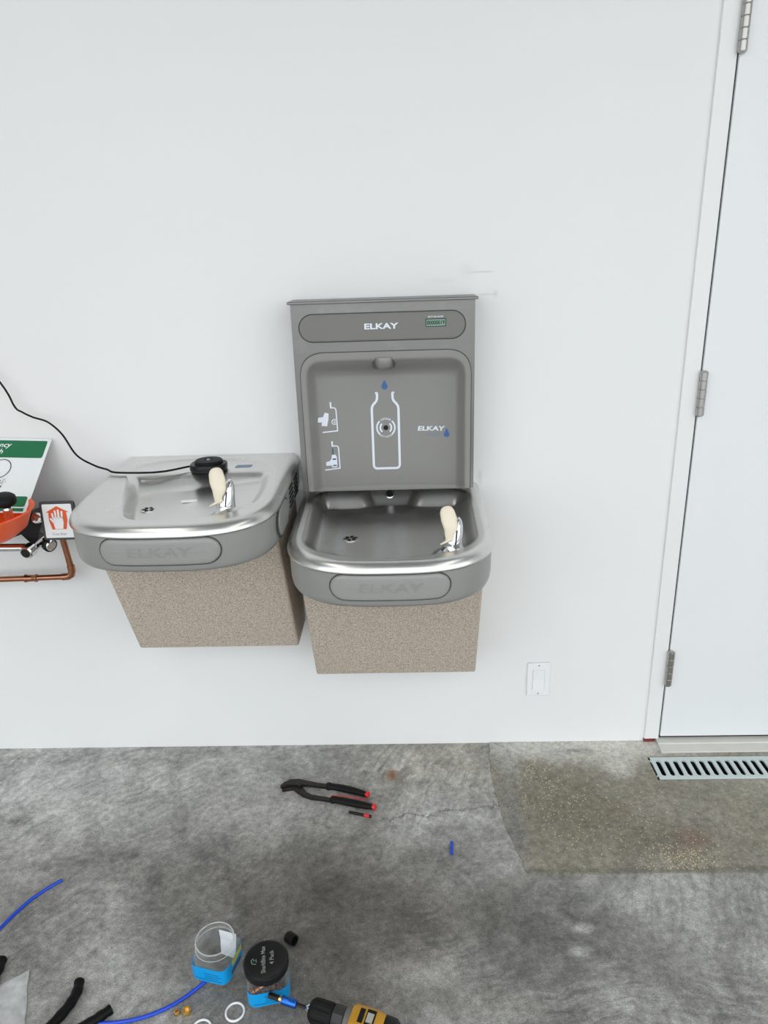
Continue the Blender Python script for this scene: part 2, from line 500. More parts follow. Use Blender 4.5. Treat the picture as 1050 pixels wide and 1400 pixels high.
M['chrome'] = plain('chrome', (0.80, 0.81, 0.82), 0.07, 1.0, var=0.03)
M['darksteel'] = plain('dark_tool_steel', (0.030, 0.027, 0.023), 0.45, 0.6, var=0.4, scale=90, bump=0.1)
M['plastic'] = plain('grey_moulded_plastic', srgb(142, 142, 139), 0.36, var=0.03, scale=25)
M['alcove'] = plain('grey_alcove_plastic', srgb(138, 137, 133), 0.40, var=0.025, scale=9)
M['plastic_dk'] = plain('grey_nameplate', srgb(118, 117, 112), 0.4, var=0.03, scale=20)
M['bar'] = plain('grey_push_bar', srgb(148, 148, 145), 0.28, var=0.03, scale=25)
M['emboss'] = plain('grey_embossed', srgb(143, 143, 140), 0.3, var=0.03)
M['groove'] = plain('dark_groove', srgb(66, 66, 64), 0.7)
M['black'] = plain('black_plastic', (0.008, 0.008, 0.009), 0.35, var=0.2, spec=0.3)
M['rubber'] = plain('black_rubber', (0.007, 0.007, 0.007), 0.55, var=0.3, bump=0.2, spec=0.2)
M['foam'] = plain('black_foam', (0.005, 0.005, 0.005), 0.45, var=0.4, scale=150, bump=0.3, spec=0.15)
M['void'] = plain('dark_slot', (0.006, 0.006, 0.006), 0.9)
M['white_ink'] = plain('white_print', srgb(226, 232, 242), 0.5, var=0.02)
M['blue_ink'] = plain('blue_print', srgb(58, 98, 160), 0.5, var=0.03)
M['pale_blue_ink'] = plain('pale_blue_print', srgb(118, 140, 162), 0.5, var=0.03)
M['navy_ink'] = plain('navy_print', srgb(70, 88, 120), 0.5, var=0.03)
M['cream'] = plain('cream_rubber', srgb(232, 222, 200), 0.45, var=0.03, scale=40)
M['speckle'] = speckle_vinyl()
M['lcd'] = plain('lcd_glass', srgb(120, 158, 140), 0.2, var=0.05)
M['lcd_ink'] = plain('lcd_digits', srgb(34, 48, 42), 0.4)
M['white_plastic'] = plain('white_plastic', (0.86, 0.87, 0.88), 0.35, var=0.01)
M['copper'] = plain('copper_pipe', (0.42, 0.19, 0.11), 0.30, 1.0, var=0.35, scale=25)
M['brass'] = plain('brass', (0.78, 0.54, 0.20), 0.25, 1.0, var=0.15)
M['orange'] = plain('orange_plastic', srgb(248, 92, 26), 0.4, var=0.05, scale=30)
M['orange_ink'] = plain('orange_print', srgb(226, 92, 40), 0.5, var=0.03)
M['green_ink'] = plain('green_print', srgb(22, 112, 70), 0.45, var=0.06, scale=30)
M['sign_white'] = plain('sign_white', srgb(236, 240, 240), 0.4, var=0.02)
M['red'] = plain('red_plastic', srgb(214, 40, 42), 0.4, var=0.1)
M['dark_red'] = plain('red_primer', srgb(120, 40, 46), 0.7, var=0.2)
M['blue_tube'] = plain('blue_tubing', srgb(24, 72, 200), 0.25, var=0.08, scale=15)
M['blue_metal'] = plain('blue_anodised', (0.03, 0.16, 0.62), 0.25, 0.85, var=0.1)
M['label_blue'] = plain('blue_label', srgb(0, 158, 228), 0.4, var=0.04, scale=30)
M['label_dark'] = plain('label_dark_print', srgb(10, 70, 110), 0.5)
M['label_yellow'] = plain('label_yellow_print', srgb(200, 200, 60), 0.5, var=0.1)
M['yellow'] = plain('yellow_drill_plastic', srgb(190, 140, 40), 0.42, var=0.15, scale=40)
M['grate'] = plain('galvanised_grate', srgb(196, 208, 206), 0.42, 0.0, var=0.06, scale=50)
M['pit'] = plain('drain_pit', (0.01, 0.01, 0.01), 0.9)
M['sill'] = plain('sill_metal', srgb(205, 203, 197), 0.5, 0.0, var=0.08, scale=18)
M['paper'] = plain('white_paper', (0.8, 0.81, 0.83), 0.6, var=0.03)
M['clear'] = clear_plastic('clear_jar_plastic', (0.96, 0.97, 0.97), 0.04, 0.12)
M['rim_highlight'] = clear_plastic('rim_highlight_plastic', (0.95, 0.96, 0.96), 0.15, 0.3, 0.45)
M['bag'] = clear_plastic('cloudy_bag_plastic', (0.9, 0.9, 0.9), 0.2, 0.3, 0.75)
M['grain'] = plain('pale_grit', srgb(205, 192, 158), 0.8, var=0.3, scale=200)
M['grey_print'] = plain('grey_print', srgb(150, 152, 154), 0.5)

# ================================================================== the room
XL, XR, YR, ZC = -3.6, 3.2, -2.8, 3.1           # left, right, rear, ceiling
FX, DX, DW, DT = 0.765, 0.8125, 0.915, 2.09      # frame edge, hinge line, door width, head of door
DB = 0.021                                       # underside of door leaf

mb = MB()   # wall behind the fountains, open where the door stands
mb.box(XL, FX + 0.012, 0.0, 0.15, 0.0, ZC)
mb.box(DX + DW + 0.035, XR, 0.0, 0.15, 0.0, ZC)
mb.box(FX + 0.012, DX + DW + 0.035, 0.0, 0.15, DT + 0.035, ZC)
mb.build('wall_back', M['wall'], kind='structure')
rr = random.Random(3)
MB().box(XL - 0.15, XL, YR, 0.15, 0, ZC).build('wall_left', M['wall'], kind='structure')
MB().box(XR, XR + 0.15, -1.6, 0.15, 0, ZC).build('wall_right', M['wall'], kind='structure')
MB().box(XL - 0.15, XR + 0.15, YR, 0.15, ZC, ZC + 0.12).build('ceiling', M['ceiling'], kind='structure')

# floor slab with the drain trench left open
GX0, GX1, GY0, GY1 = 0.751, 1.76, -0.180, -0.078
def slab(mb, x0, x1, y0, y1, z0, z1):
    mb.box(x0, GX0, y0, y1, z0, z1); mb.box(GX1, x1, y0, y1, z0, z1)
    mb.box(GX0, GX1, y0, GY0, z0, z1); mb.box(GX0, GX1, GY1, y1, z0, z1)
mb = MB(); slab(mb, -14.0, 14.0, -16.0, 0.15, -0.12, 0.0)
floor = mb.build('floor', M['floor'], kind='structure')
# newer patch of concrete cut in round the drain, standing a touch proud, with a rough edge
edge = []
ctrl = [(0.287, 0.0), (0.276, -0.15), (0.284, -0.298), (0.299, -0.402), (0.322, -0.508)]
for p in crom([(a, b, 0) for a, b in ctrl], 10): edge.append((p.x + rr.uniform(-.003, .003), p.y))
for k in range(1, 60):
    xx = 0.322 + k * 0.03; edge.append((xx, -0.511 + rr.uniform(-.003, .003)))
xe = edge[-1][0]
# polygons round the trench
left = edge[:41]
mb = MB()
zt, zb_ = 0.0022, -0.001
def pp(poly): mb.prism(poly, lambda a, b: (a, b, zb_), lambda a, b: (a, b, zt))
fr = [p for p in edge[41:] if p[0] < GX0]
pp([(GX0, 0.0)] + [(a, min(b, 0.0)) for a, b in left] + fr + [(GX0, -0.511)])
mid_ = [p for p in edge[41:] if GX0 <= p[0] <= GX1]
pp([(GX0, GY0), (GX0, -0.511)] + mid_ + [(GX1, -0.511), (GX1, GY0)])
pp([(GX0, 0.0), (GX0, GY1), (GX1, GY1), (GX1, 0.0)])
pp([(GX1, 0.0), (GX1, -0.511)] + [p for p in edge if p[0] > GX1] + [(xe, 0.0)])
patch = fix_normals(mb.build('concrete_patch', M['patch'], floor))
mb = MB()
mb.box(GX0, GX1, GY0, GY1, -0.12, -0.11); mb.box(GX0 - .002, GX0 + .001, GY0, GY1, -.12, -.003); mb.box(GX1 - .001, GX1 + .002, GY0, GY1, -.12, -.003)
mb.box(GX0, GX1, GY0 - .002, GY0 + .001, -.12, -.003); mb.box(GX0, GX1, GY1 - .001, GY1 + .002, -.12, -.003)
mb.build('drain_channel', M['pit'], floor)

# trench grate: rim, end plates and every bar between its slots
GZ0, GZ1 = -0.0015, 0.0035
grate = thing('trench_drain_grate', ((GX0 + GX1) / 2, (GY0 + GY1) / 2, GZ0), 'pale galvanised slotted trench drain grate set in the floor before the door', 'drain grate')
gx0, gx1, gy0, gy1 = GX0 + 0.006, GX1 - 0.003, GY0 + 0.003, GY1 - 0.003
sy0, sy1 = gy0 + 0.013, gy1 - 0.016
MB().box(gx0, gx1, gy0, sy0, GZ0, GZ1, 0.0012).build('rim', M['grate'], grate)
MB().box(gx0, gx1, sy1, gy1, GZ0, GZ1, 0.0012).build('rim', M['grate'], grate)
px = gx0; first = None; barw, slotw = 0.0113, 0.0140; k = 0
while px + barw < gx1:
    if first is None:
        # bar with the rounded slot ends
        b = [(0, sy0 - .001)]
        prof = [(barw / 2 + slotw / 2, sy0), (barw / 2 + slotw * .18, sy0 + .002), (barw / 2, sy0 + .006), (barw / 2, sy1 - .006), (barw / 2 + slotw * .18, sy1 - .002), (barw / 2 + slotw / 2, sy1)]
        poly = [(px + barw / 2 + a, y) for a, y in prof] + [(px + barw / 2 - a, y) for a, y in prof[::-1]]
        first = fix_normals(MB().prism(poly, lambda a, c: (a, c, GZ0), lambda a, c: (a, c, GZ1)).build('bar', M['grate'], grate))
    else:
        c = first.copy(); COL.objects.link(c); c.parent = grate; c.location.x += k * (barw + slotw); WL[c.name] = WL[first.name]
    k += 1; px += barw + slotw

# ------------------------------------------------------------------ door, frame, sill
tr = thing('trim_1', (FX, 0, 0), 'white steel door frame standing proud of the wall', kind='structure')
FY = -0.007
mb = MB(); mb.box(FX, DX - 0.0045, FY, 0.12, 0.012, DT + 0.05, 0.002); mb.build('jamb', M['frame'], tr)
mb = MB(); mb.box(DX + DW + 0.0035, DX + DW + 0.05, FY, 0.12, 0.012, DT + 0.05, 0.002); mb.build('jamb', M['frame'], tr)
mb = MB(); mb.box(FX, DX + DW + 0.05, FY, 0.12, DT + 0.004, DT + 0.052, 0.002); mb.build('head', M['frame'], tr)
mb = MB(); mb.box(FX - 0.001, FX + 0.030, FY - 0.001, 0.02, 0.003, 0.0125); mb.build('jamb_foot', M['dark_red'], tr, label='dark red primed foot of the jamb')
mb = MB(); mb.box(DX - 0.0044, DX + 0.0004, FY + 0.008, 0.045, 0.02, DT + .004); mb.box(DX - 0.0035, DX + DW + 0.0035, 0.040, 0.045, 0.02, DT + .004); mb.build('gap_shade_strip', M['gap'], tr)  # black strips that paint the shade inside the door gap
door = thing('door_1', (DX, 0, DB), 'white flush door hung on three satin hinges', kind='structure')
MB().box(DX + 0.0005, DX + DW, FY + 0.0005, FY + 0.045, DB, DT, 0.0015).build('leaf', M['door'], door)
MB().box(DX, DX + DW, FY + 0.006, FY + 0.042, DB - 0.007, DB, 0.0).build('sweep', M['gap'], door)
def hinge(zc):
    h = MB().box(DX - 0.0028, DX - 0.0004, FY - 0.008, FY + 0.03, zc - 0.057, zc + 0.057).build('hinge', M['hinge'], door)
    z = zc - 0.057
    for i in range(5):
        L = 0.0228
        mb = MB(); r = 0.0102
        mb.lathe([(r - .0012, z + .0004), (r, z + .0016), (r, z + L - .0016), (r - .0012, z + L - .0004)], (DX + 0.0015, FY - 0.0085, 0), seg=16)
        shade_auto(mb.build('knuckle', M['hinge'], h)); z += L
    mb = MB(); mb.lathe([(0.006, zc - 0.0595), (0.0085, zc - 0.0575), (0.0085, zc + 0.0575), (0.006, zc + 0.0595)], (DX + 0.0015, FY - 0.0085, 0), seg=12)
    mb.build('pin', M['hinge'], h)
for zc in (0.268, 1.087, 1.909): hinge(zc)
sill = [(-0.062, 0.0), (-0.060, 0.005), (-0.030, 0.009), (-0.028, 0.012), (0.05, 0.013), (0.10, 0.013), (0.10, 0.0)]
mb = MB(); mb.prism(sill, lambda a, b: (DX - 0.012, a, b + .001), lambda a, b: (DX + DW + 0.01, a, b + .001))
fix_normals(mb.build('trim_2', M['sill'], kind='structure'))

# ------------------------------------------------------------------ light switch by the floor
sw = thing('rocker_switch', (0.430, 0, 0.173), 'white rocker switch plate low on the wall between fountain and door', 'switch')
MB().box(0.3955, 0.4645, -0.006, 0.0, 0.1735, 0.2875, 0.0022).build('plate', M['white_plastic'], sw)
mb = MB(); mb.box(0.4115, 0.4485, -0.0066, -0.003, 0.196, 0.265); mb.build('recess', plain('pale_grey_plastic', srgb(206, 209, 212), 0.5), sw)
mb = MB()
mb.prism([(-0.0055, 0.197), (-0.0095, 0.197), (-0.0072, 0.2305), (-0.0085, 0.264), (-0.0055, 0.264)], lambda a, b: (0.4128, a, b), lambda a, b: (0.4472, a, b))
fix_normals(mb.build('rocker', M['white_plastic'], sw))
for z in (0.182, 0.279):
    MB().lathe([(0.0026, 0), (0.0022, 0.0012)], (0.430, -0.0058, z), (0, -1, 0), 10).build('screw', M['grey_print'], sw)

# ================================================================== drinking fountains
HW = 0.2335
def outline(n=220, off=0.0, yb=0.0):
    """plan of the fountain head, from the back right corner round the front to the back left"""
    pts = []
    hw = HW + off
    y0, d, e = -0.315, 0.175 + off, 3.0
    for k in range(25): pts.append((hw, yb + (y0 - yb) * k / 25))
    for k in range(161):
        q = math.pi * k / 160
        c, s_ = math.cos(q), math.sin(q)
        pts.append((hw * math.copysign(abs(c) ** (2 / e), c), y0 - d * abs(s_) ** (2 / 2.3)))
    for k in range(25): pts.append((-hw, y0 + (yb - y0) * (k + 1) / 25))
    for k in range(1, 20): pts.append((-hw + 2 * hw * k / 20, yb))
    return resample(pts, n)

def front_y(x, off=0.0):
    hw = HW + off; c = min(abs(x) / hw, 1.0) ** 1.5
    s_ = math.sqrt(max(0, 1 - c * c))
    return -0.315 - (0.175 + off) * s_ ** (2 / 2.3)

def deck_plane(y): return 0.834 + 0.026 * (y + 0.49) / 0.49

LOW_IN = rround([(0.207, -0.20), (0.207, -0.054), (0.078, -0.050), (0.064, -0.026), (-0.064, -0.026), (-0.078, -0.050), (-0.207, -0.054), (-0.207, -0.20), (-0.203, -0.395), (-0.12, -0.452), (0.0, -0.468), (0.12, -0.452), (0.203, -0.395)],
                [0, .055, .012, .010, .010, .012, .055, 0, .05, .05, .05, .05, .05])
def low_height(X, Y):
    sd = sdf(LOW_IN, X, Y)
    r2 = (X + 0.095) ** 2 + (Y + 0.268) ** 2
    rb = np.hypot(X - 0.143, Y + 0.385)
    bk = 1 - sstep((-Y - 0.085) / 0.05)
    q = np.clip((sd - 0.001) / 0.034, 0, 1)
    ramp = bk * (0.82 * q + 0.18 * sstep(q)) + (1 - bk) * sstep(q)
    dep = (0.024 + 0.016 * bk) * ramp + 0.012 * (1 - bk) * sstep((sd - 0.02) / 0.06) + 0.005 * np.exp(-r2 / 0.14 ** 2) * sstep(sd / 0.03)
    lift = sstep((0.052 - rb) / 0.03)
    return np.where(lift > 0, np.minimum(dep, dep * (1 - lift) + 0.020 * lift), dep)

LEFT_IN = rround([(a + 0.485, b) for a, b in ((-.690, -.095), (-.605, -.035), (-.485, -.022), (-.365, -.045), (-.288, -.105), (-.271, -.25), (-.273, -.37), (-.385, -.445), (-.49, -.466), (-.58, -.452), (-.618, -.36), (-.650, -.2))], 0.05)
SCOOP = rround([(a + 0.485, b) for a, b in ((-.668, -.128), (-.55, -.112), (-.42, -.105), (-.302, -.108), (-.286, -.2), (-.29, -.35), (-.39, -.425), (-.49, -.445), (-.575, -.435), (-.612, -.35), (-.652, -.2))], 0.04)
def left_height(X, Y):
    s1 = sdf(LEFT_IN, X, Y); s2 = sdf(SCOOP, X, Y)
    t = np.clip((X + 0.18) / 0.36, 0, 1)
    D = 0.043 - 0.026 * t
    yb = np.clip((-Y - 0.10) / 0.12, 0, 1)
    wall = 0.022 + 0.03 * t
    rb = np.hypot(X - 0.123, Y + 0.369)
    dep = 0.0045 * sstep(s1 / 0.010) + D * sstep(s2 / 0.032) * sstep((-Y - 0.110) / (0.105 - 0.065 * t)) - 0.007 * sstep((0.045 - rb) / 0.03)
    return np.maximum(dep, 0)

def make_deck(name, root, X0, dz, hfun):
    N = 240
    out = outline(N)
    rings = []
    # skirt (rolled front edge), then the top surface in rings towards the middle
    def ring_scaled(s, z):
        return s
    c = np.array((0.0, -0.24)); O = np.array(out)
    V = []; rows = 0
    def skirt(off, dzr):
        oo = np.array(outline(N, off)); zz = [deck_plane(y) + dzr for x, y in oo]
        V.extend([(x + X0, min(y, -0.0005), z + dz) for (x, y), z in zip(oo, zz)])
    for off, dr in ((0.0035, -0.0235), (0.0065, -0.0225), (0.0068, -0.020), (0.0048, -0.0145), (0.0015, -0.009), (-0.003, -0.0045), (-0.009, -0.0012), (-0.015, 0.0)):
        skirt(off, dr); rows += 1
    base = np.array(outline(N, -0.015))
    svals = list(np.linspace(0.995, 0.925, 8)) + list(np.linspace(0.923, 0.70, 100)) + list(np.linspace(0.69, 0.005, 62))
    for s in svals:
        P = c + (base - c) * s
        P[:, 1] = np.minimum(P[:, 1], -0.0005)
        h = hfun(P[:, 0], P[:, 1])
        V.extend([(x + X0, y, deck_plane(y) - d + dz) for (x, y), d in zip(P.tolist(), h.tolist())]); rows += 1
    F = []
    for i in range(rows - 1):
        for j in range(N):
            k = (j + 1) % N
            F.append((i * N + j, i * N + k, (i + 1) * N + k, (i + 1) * N + j))
    F.append(tuple((rows - 1) * N + j for j in range(N)))
    mb = MB().add(V, F)
    o = mb.build(name, M['steel'], root, smooth=True)
    return fix_normals(o)

def push_bar(root_part, X0, dz, x0, x1, z0, z1, name='push_bar', words=True):
    """rounded bar following the bowed front of the apron"""
    off = 0.004
    def surf(o): return lambda x, z: (x + X0, front_y(x, o), z + dz)
    st = stadium(x0, x1, z0, z1, 12)
    # grid rows from the stadium: rings shrinking inwards so that it follows the bow
    cz = (z0 + z1) / 2; hh = (z1 - z0) / 2
    dense = resample(st, 120)
    def shrink(d):
        r = max(hh - d, 1e-4)
        return resample(stadium(x0 + d, x1 - d, cz - r, cz + r, 12), 120)
    mb = MB(); rings = []
    for d, o in ((-0.0012, 0.0005), (-0.0005, 0.0045), (0.0012, 0.0065), (0.004, 0.0075), (0.010, 0.0080), (0.018, 0.0083), (hh - 0.00002, 0.0085)):
        rings.append([surf(o)(*p) for p in shrink(d)])
    mb.loft(rings, False, False)
    # close the middle seam with quads across
    bar = fix_normals(mb.build(name, M['bar'], root_part, smooth=True))
    gp = resample(stadium(x0 - .002, x1 + .002, z0 - .002, z1 + .002, 12), 160); gp += gp[:2]
    g = MB(); g.tube([surf(0.0015)(*p) for p in gp], 0.0016, 6, False)
    g.build('groove', M['groove'], root_part, smooth=True)
    return bar, surf

def fountain(name, X0, dz, label, hfun):
    zb = 0.347 + dz
    root = thing(name, (X0, 0, zb), label, 'drinking fountain')
    # cabinet: front slopes back towards the foot
    prof = [(0.0, 0.740), (-0.318, 0.740), (-0.145, 0.347), (0.0, 0.347)]
    mb = MB(); mb.prism(prof, lambda y, z: (X0 - 0.2225, min(y, -0.0005), z + dz), lambda y, z: (X0 + 0.2225, min(y, -0.0005), z + dz))
    cab = fix_normals(mb.build('cabinet', M['speckle'], root)); bevel(cab, 0.007, 3)
    # apron
    N = 240; rings = []
    for off, zr in ((-0.030, 0.7275), (-0.012, 0.7275), (-0.004, 0.730), (-0.0005, 0.737), (0.0015, 0.75), (0.002, 0.80), (0.0015, None), (-0.006, None)):
        rr_ = []
        for x, y in outline(N, off):
            top = deck_plane(y) - 0.0215
            z = top if zr is None else (zr if zr < 0.76 else top - 0.008)
            zlift = 0.026 * (y + 0.49) / 0.49
            if zr is not None and zr < 0.76: z = zr + zlift
            rr_.append((x + X0, min(y, -0.0005), z + dz))
        rings.append(rr_)
    mb = MB(); mb.loft(rings, True, False)
    apron = fix_normals(shade_auto(mb.build('apron', M['plastic'], root), 50))
    bar, surf = push_bar(apron, X0, dz, -0.128, 0.130, 0.750, 0.807)
    Flat().text('ELKAY', 0.0, 0.778, 0.030, 0.1, 1.6).build('embossed_lettering', M['emboss'], apron, lambda x, z: surf(0.0094)(x, z))
    # groove line between rim and apron
    deck = make_deck('basin', root, X0, dz, hfun)
    return root, apron, deck

def side_vents(root, X0, dz):
    """louvres and side push pad on the right flank of the apron"""
    xs = X0 + HW + 0.002
    st = stadium(-0.365, -0.235, 0.752, 0.815, 10)
    mb = MB(); mb.prism(st, lambda y, z: (xs - 0.001, y, z + dz), lambda y, z: (xs + 0.004, y, z + dz))
    fix_normals(bevel(mb.build('side_push_pad', M['bar'], root), 0.002, 2))
    mb = MB(); mb.tube([(xs + .0005, y, z + dz) for y, z in resample(stadium(-.369, -.231, .748, .819, 10), 80)], 0.002, 6, False)
    mb.build('groove', M['groove'], root)
    for gy in (-0.185, -0.105):
        for i in range(5):
            z = 0.765 + i * 0.0115 + dz
            mb = MB(); mb.box(xs - 0.001, xs + 0.0012, gy, gy + 0.062, z, z + 0.006)
            mb.build('vent_slot', M['void'], root)

def surf_z(hfun, x, y): return deck_plane(y) - float(hfun(np.array([x]), np.array([y]))[0])

def bubbler(root, X0, dz, bx, by, bz):
    mb = MB(); rings = []
    lv = [(0.000, 0, 0, .0275, .0275), (.003, 0, 0, .027, .027), (.006, 0, 0, .0230, .0230), (.018, .000, 0, .0222, .022), (.032, .001, .001, .0212, .021), (.046, .004, .003, .0185, .018), (.058, .008, .005, .0140, .015), (.068, .011, .007, .0085, .010), (.074, .012, .009, .003, .004)]
    B = Vector((X0 + bx, by, bz + dz))
    for z, cx, cy, rx, ry in lv:
        rings.append([(B.x + cx + rx * math.cos(q), B.y + cy + ry * math.sin(q), B.z + z) for q in (2 * math.pi * k / 20 for k in range(20))])
    mb.loft(rings)
    body = shade_auto(mb.build('bubbler', M['chrome'], root), 60)
    # cream flexible guard: curved tongue and a small lip
    path = crom([B + Vector(p) for p in ((-.010, -.0200, .028), (-.010, -.0220, .044), (-.007, -.0195, .061), (-.010, -.012, .078), (-.014, -.004, .094), (-.017, .001, .104))], 8)
    n = len(path); prof = [0.0070, 0.0100, 0.0160, 0.0180, 0.0160, 0.0145]
    rad = []
    for i in range(n):
        t = i / (n - 1) * (len(prof) - 1); j = min(int(t), len(prof) - 2); rad.append(prof[j] * (1 - t + j) + prof[j + 1] * (t - j))
    for i in range(n - 10, n):
        q = (i - (n - 11)) / 10.0; rad[i] *= math.sqrt(max(0.004, 1 - q * q))
    mb = MB(); mb.tube(path, rad, 16, True, (1.0, 0.42), (1, 0, 0))
    shade_auto(mb.build('guard', M['cream'], body), 70)
    lp = crom([B + Vector(p) for p in ((-.002, -.021, .037), (-.012, -.024, .033), (-.022, -.025, .0275), (-.030, -.025, .0235))], 4)
    mb = MB(); mb.tube(lp, [0.0075 - 0.0055 * i / (len(lp) - 1) for i in range(len(lp))], 10, True, (0.6, 1.0))
    shade_auto(mb.build('guard_lip', M['cream'], body), 70)
    # slit down the hood
    mb = MB(); mb.tube([B + Vector(p) for p in ((.004, -.0215, .020), (.006, -.0195, .036), (.008, -.0145, .052))], 0.0016, 6)
    mb.build('slit', M['black'], body)
    for a in (-2.2, -0.9):
        mb = MB(); mb.lathe([(0.003, 0), (0.0022, 0.0025)], B + Vector((math.cos(a) * .03, math.sin(a) * .03, -0.001)), (0, 0, 1), 8)
        mb.build('screw', M['chrome'], body)
    return body

def strainer(root, X0, dz, cx, cy, cz, petals):
    c = Vector((X0 + cx, cy, cz + dz))
    mb = MB(); mb.lathe([(0.020, -0.002), (0.020, 0.0002), (0.018, 0.0006), (0.001, 0.0006)], c, (0, 0, 1), 28)
    st = shade_auto(mb.build('strainer', M['steel_rim'], root), 40)
    for k in range(petals):
        a = 2 * math.pi * k / petals + 0.3
        e = MB()
        e.add([(c.x + math.cos(a) * .011 + .0062 * math.cos(q) * math.cos(a) - .0042 * math.sin(q) * math.sin(a),
                c.y + math.sin(a) * .011 + .0062 * math.cos(q) * math.sin(a) + .0042 * math.sin(q) * math.cos(a), c.z + .0010)
               for q in (2 * math.pi * j / 12 for j in range(12))], [tuple(range(12))])
        e.build('hole', M['void'], st)

# ------- lower fountain with bottle filler
XA, ZA = 0.003, 0.0
root_a, apron_a, deck_a = fountain('bottle_filling_fountain', XA, ZA, 'lower stainless drinking fountain with grey bottle filling station above its basin', low_height)
bubbler(root_a, XA, ZA, 0.143, -0.385, surf_z(low_height, .143, -.385) - .0005)
strainer(root_a, XA, ZA, -0.097, -0.268, surf_z(low_height, -.097, -.268), 6)
OZ = surf_z(low_height, -.004, -.041) + .0012
mb = MB(); mb.lathe([(0.012, -0.004), (0.012, 0.001), (0.0105, 0.0016), (0.0085, 0.0016), (0.0085, -0.003)], (XA - 0.004, -0.041, OZ), (0, -0.76, 0.65), 20, False)
shade_auto(mb.build('overflow_ring', M['chrome'], deck_a), 50)
mb = MB(); mb.lathe([(0.009, 0.0), (0.001, 0.0001)], (XA - 0.004, -0.041, OZ), (0, -0.76, 0.65), 16); mb.build('overflow_hole', M['void'], deck_a)

PX = 0.222; PY = -0.100; PZ0, PZ1 = 0.874, 1.347
AX = -0.004                                      # centre of the panel
ALC = rround([(-0.212, 0.60), (0.209, 0.60), (0.209, 1.229), (-0.212, 1.229)], [0, 0, .062, .062], 10)     # lip
ALI = rround([(-0.203, 0.50), (0.200, 0.50), (0.200, 1.214), (-0.203, 1.214)], [0, 0, .055, .055], 10)
def alc_depth(sd, X, Z):
    side = np.clip((0.2015 - np.abs(X + 0.0015)) / 0.2, 0, 1)
    k = 0.62 * sstep((0.2015 - np.abs(X + 0.0015)) / 0.026) + 0.38 * (1 - (1 - side) ** 2)
    top = np.clip((1.216 - Z) / 0.052, 0, 1)
    top = top - 0.08 * np.sin(2 * np.pi * top)
    return PY - 0.004 + 0.058 * k * top * sstep(sd / 0.012)
# steel shroud round the moulded alcove
lipc = [p for p in rround([(-0.2125, PZ0), (0.2095, PZ0), (0.2095, 1.2295), (-0.2125, 1.2295)], [0, 0, .062, .062], 10)]
mb = MB()
inner = [(-0.2125, PZ0)] + [p for p in lipc if p[1] > PZ0 + .001][::-1] + [(0.2095, PZ0)]
# front face as strips from the lip outwards to the panel rectangle
dens = []
for (p, q) in zip(inner, inner[1:]):
    m_ = max(1, int(math.hypot(q[0] - p[0], q[1] - p[1]) / 0.01))
    dens += [(p[0] + (q[0] - p[0]) * k / m_, p[1] + (q[1] - p[1]) * k / m_) for k in range(m_)]
inner = dens + [inner[-1]]
N2 = len(inner); outer = []
for (x, z) in inner:
    dx, dz_ = x - AX, z - 1.10
    if z <= 1.10: outer.append((AX + math.copysign(PX, dx), z)); continue
    k = min(PX / max(abs(dx), 1e-6), (PZ1 - 1.10) / max(dz_, 1e-6)); outer.append((AX + dx * k, 1.10 + dz_ * k))
V = [(x, PY, z) for x, z in inner] + [(x, PY, z) for x, z in outer]
F = [(i, i + 1, N2 + i + 1, N2 + i) for i in range(N2 - 1)]
mb.add(V, F)
# corners that the strips skip
for sgn in (-1, 1):
    cand = [p for p in outer if abs(p[0] - (AX + sgn * PX)) < 1e-6]; top = max(cand, key=lambda p: p[1])
    cand2 = [p for p in outer if abs(p[1] - PZ1) < 1e-6]; nx = (min if sgn < 0 else max)(cand2, key=lambda p: p[0])
    mb.add([(top[0], PY, top[1]), (AX + sgn * PX, PY, PZ1), (nx[0], PY, PZ1)], [(0, 1, 2)])
# sides and back edge
for sgn in (-1, 1):
    xs = AX + sgn * PX
    mb.add([(xs, PY, PZ0), (xs, PY, PZ1), (xs, -0.001, PZ1), (xs, -0.001, PZ0)], [(0, 1, 2, 3)])
mb.add([(AX - PX, PY, PZ1), (AX + PX, PY, PZ1), (AX + PX, -.001, PZ1), (AX - PX, -.001, PZ1)], [(0, 1, 2, 3)])
shroud = fix_normals(mb.build('filler_shroud', M['steel_panel'], root_a))
MB().box(AX - 0.229, AX + 0.229, -0.1075, -0.001, PZ1 - 0.002, PZ1 + 0.0045, 0.0012).build('filler_top_flange', M['steel_panel'], root_a)
# moulded alcove
N3 = 200
lip = resample(rround([(-0.212, PZ0), (0.209, PZ0), (0.209, 1.229), (-0.212, 1.229)], [0.001, 0.001, .062, .062], 12), N3)
V = []; R3 = 70; cA = (-0.0015, 1.03)
V += [(x, PY + 0.002, z) for x, z in lip]
V += [(x, PY - 0.004, z) for x, z in lip]
rows = 2
for i in range(1, R3 + 1):
    s = 1 - 0.995 * (i / R3) ** 1.15
    q = [(cA[0] + (x - cA[0]) * s, cA[1] + (z - cA[1]) * s) for x, z in lip]
    X_ = np.array([p[0] for p in q]); Z_ = np.array([p[1] for p in q])
    sd = sdf(ALI, X_, Z_)
    y = alc_depth(sd, X_, Z_)
    V += [(a, float(b), c_) for (a, c_), b in zip(q, y)]; rows += 1
F = []
for i in range(rows - 1):
    for j in range(N3):
        k = (j + 1) % N3; F.append((i * N3 + j, i * N3 + k, (i + 1) * N3 + k, (i + 1) * N3 + j))
F.append(tuple((rows - 1) * N3 + j for j in range(N3)))
def alc_y(x, z):
    X1, Z1 = np.array([x]), np.array([z])
    return float(alc_depth(sdf(ALI, X1, Z1), X1, Z1)[0])
alcove = fix_normals(MB().add(V, F).build('filler_alcove', M['alcove'], root_a, smooth=True))
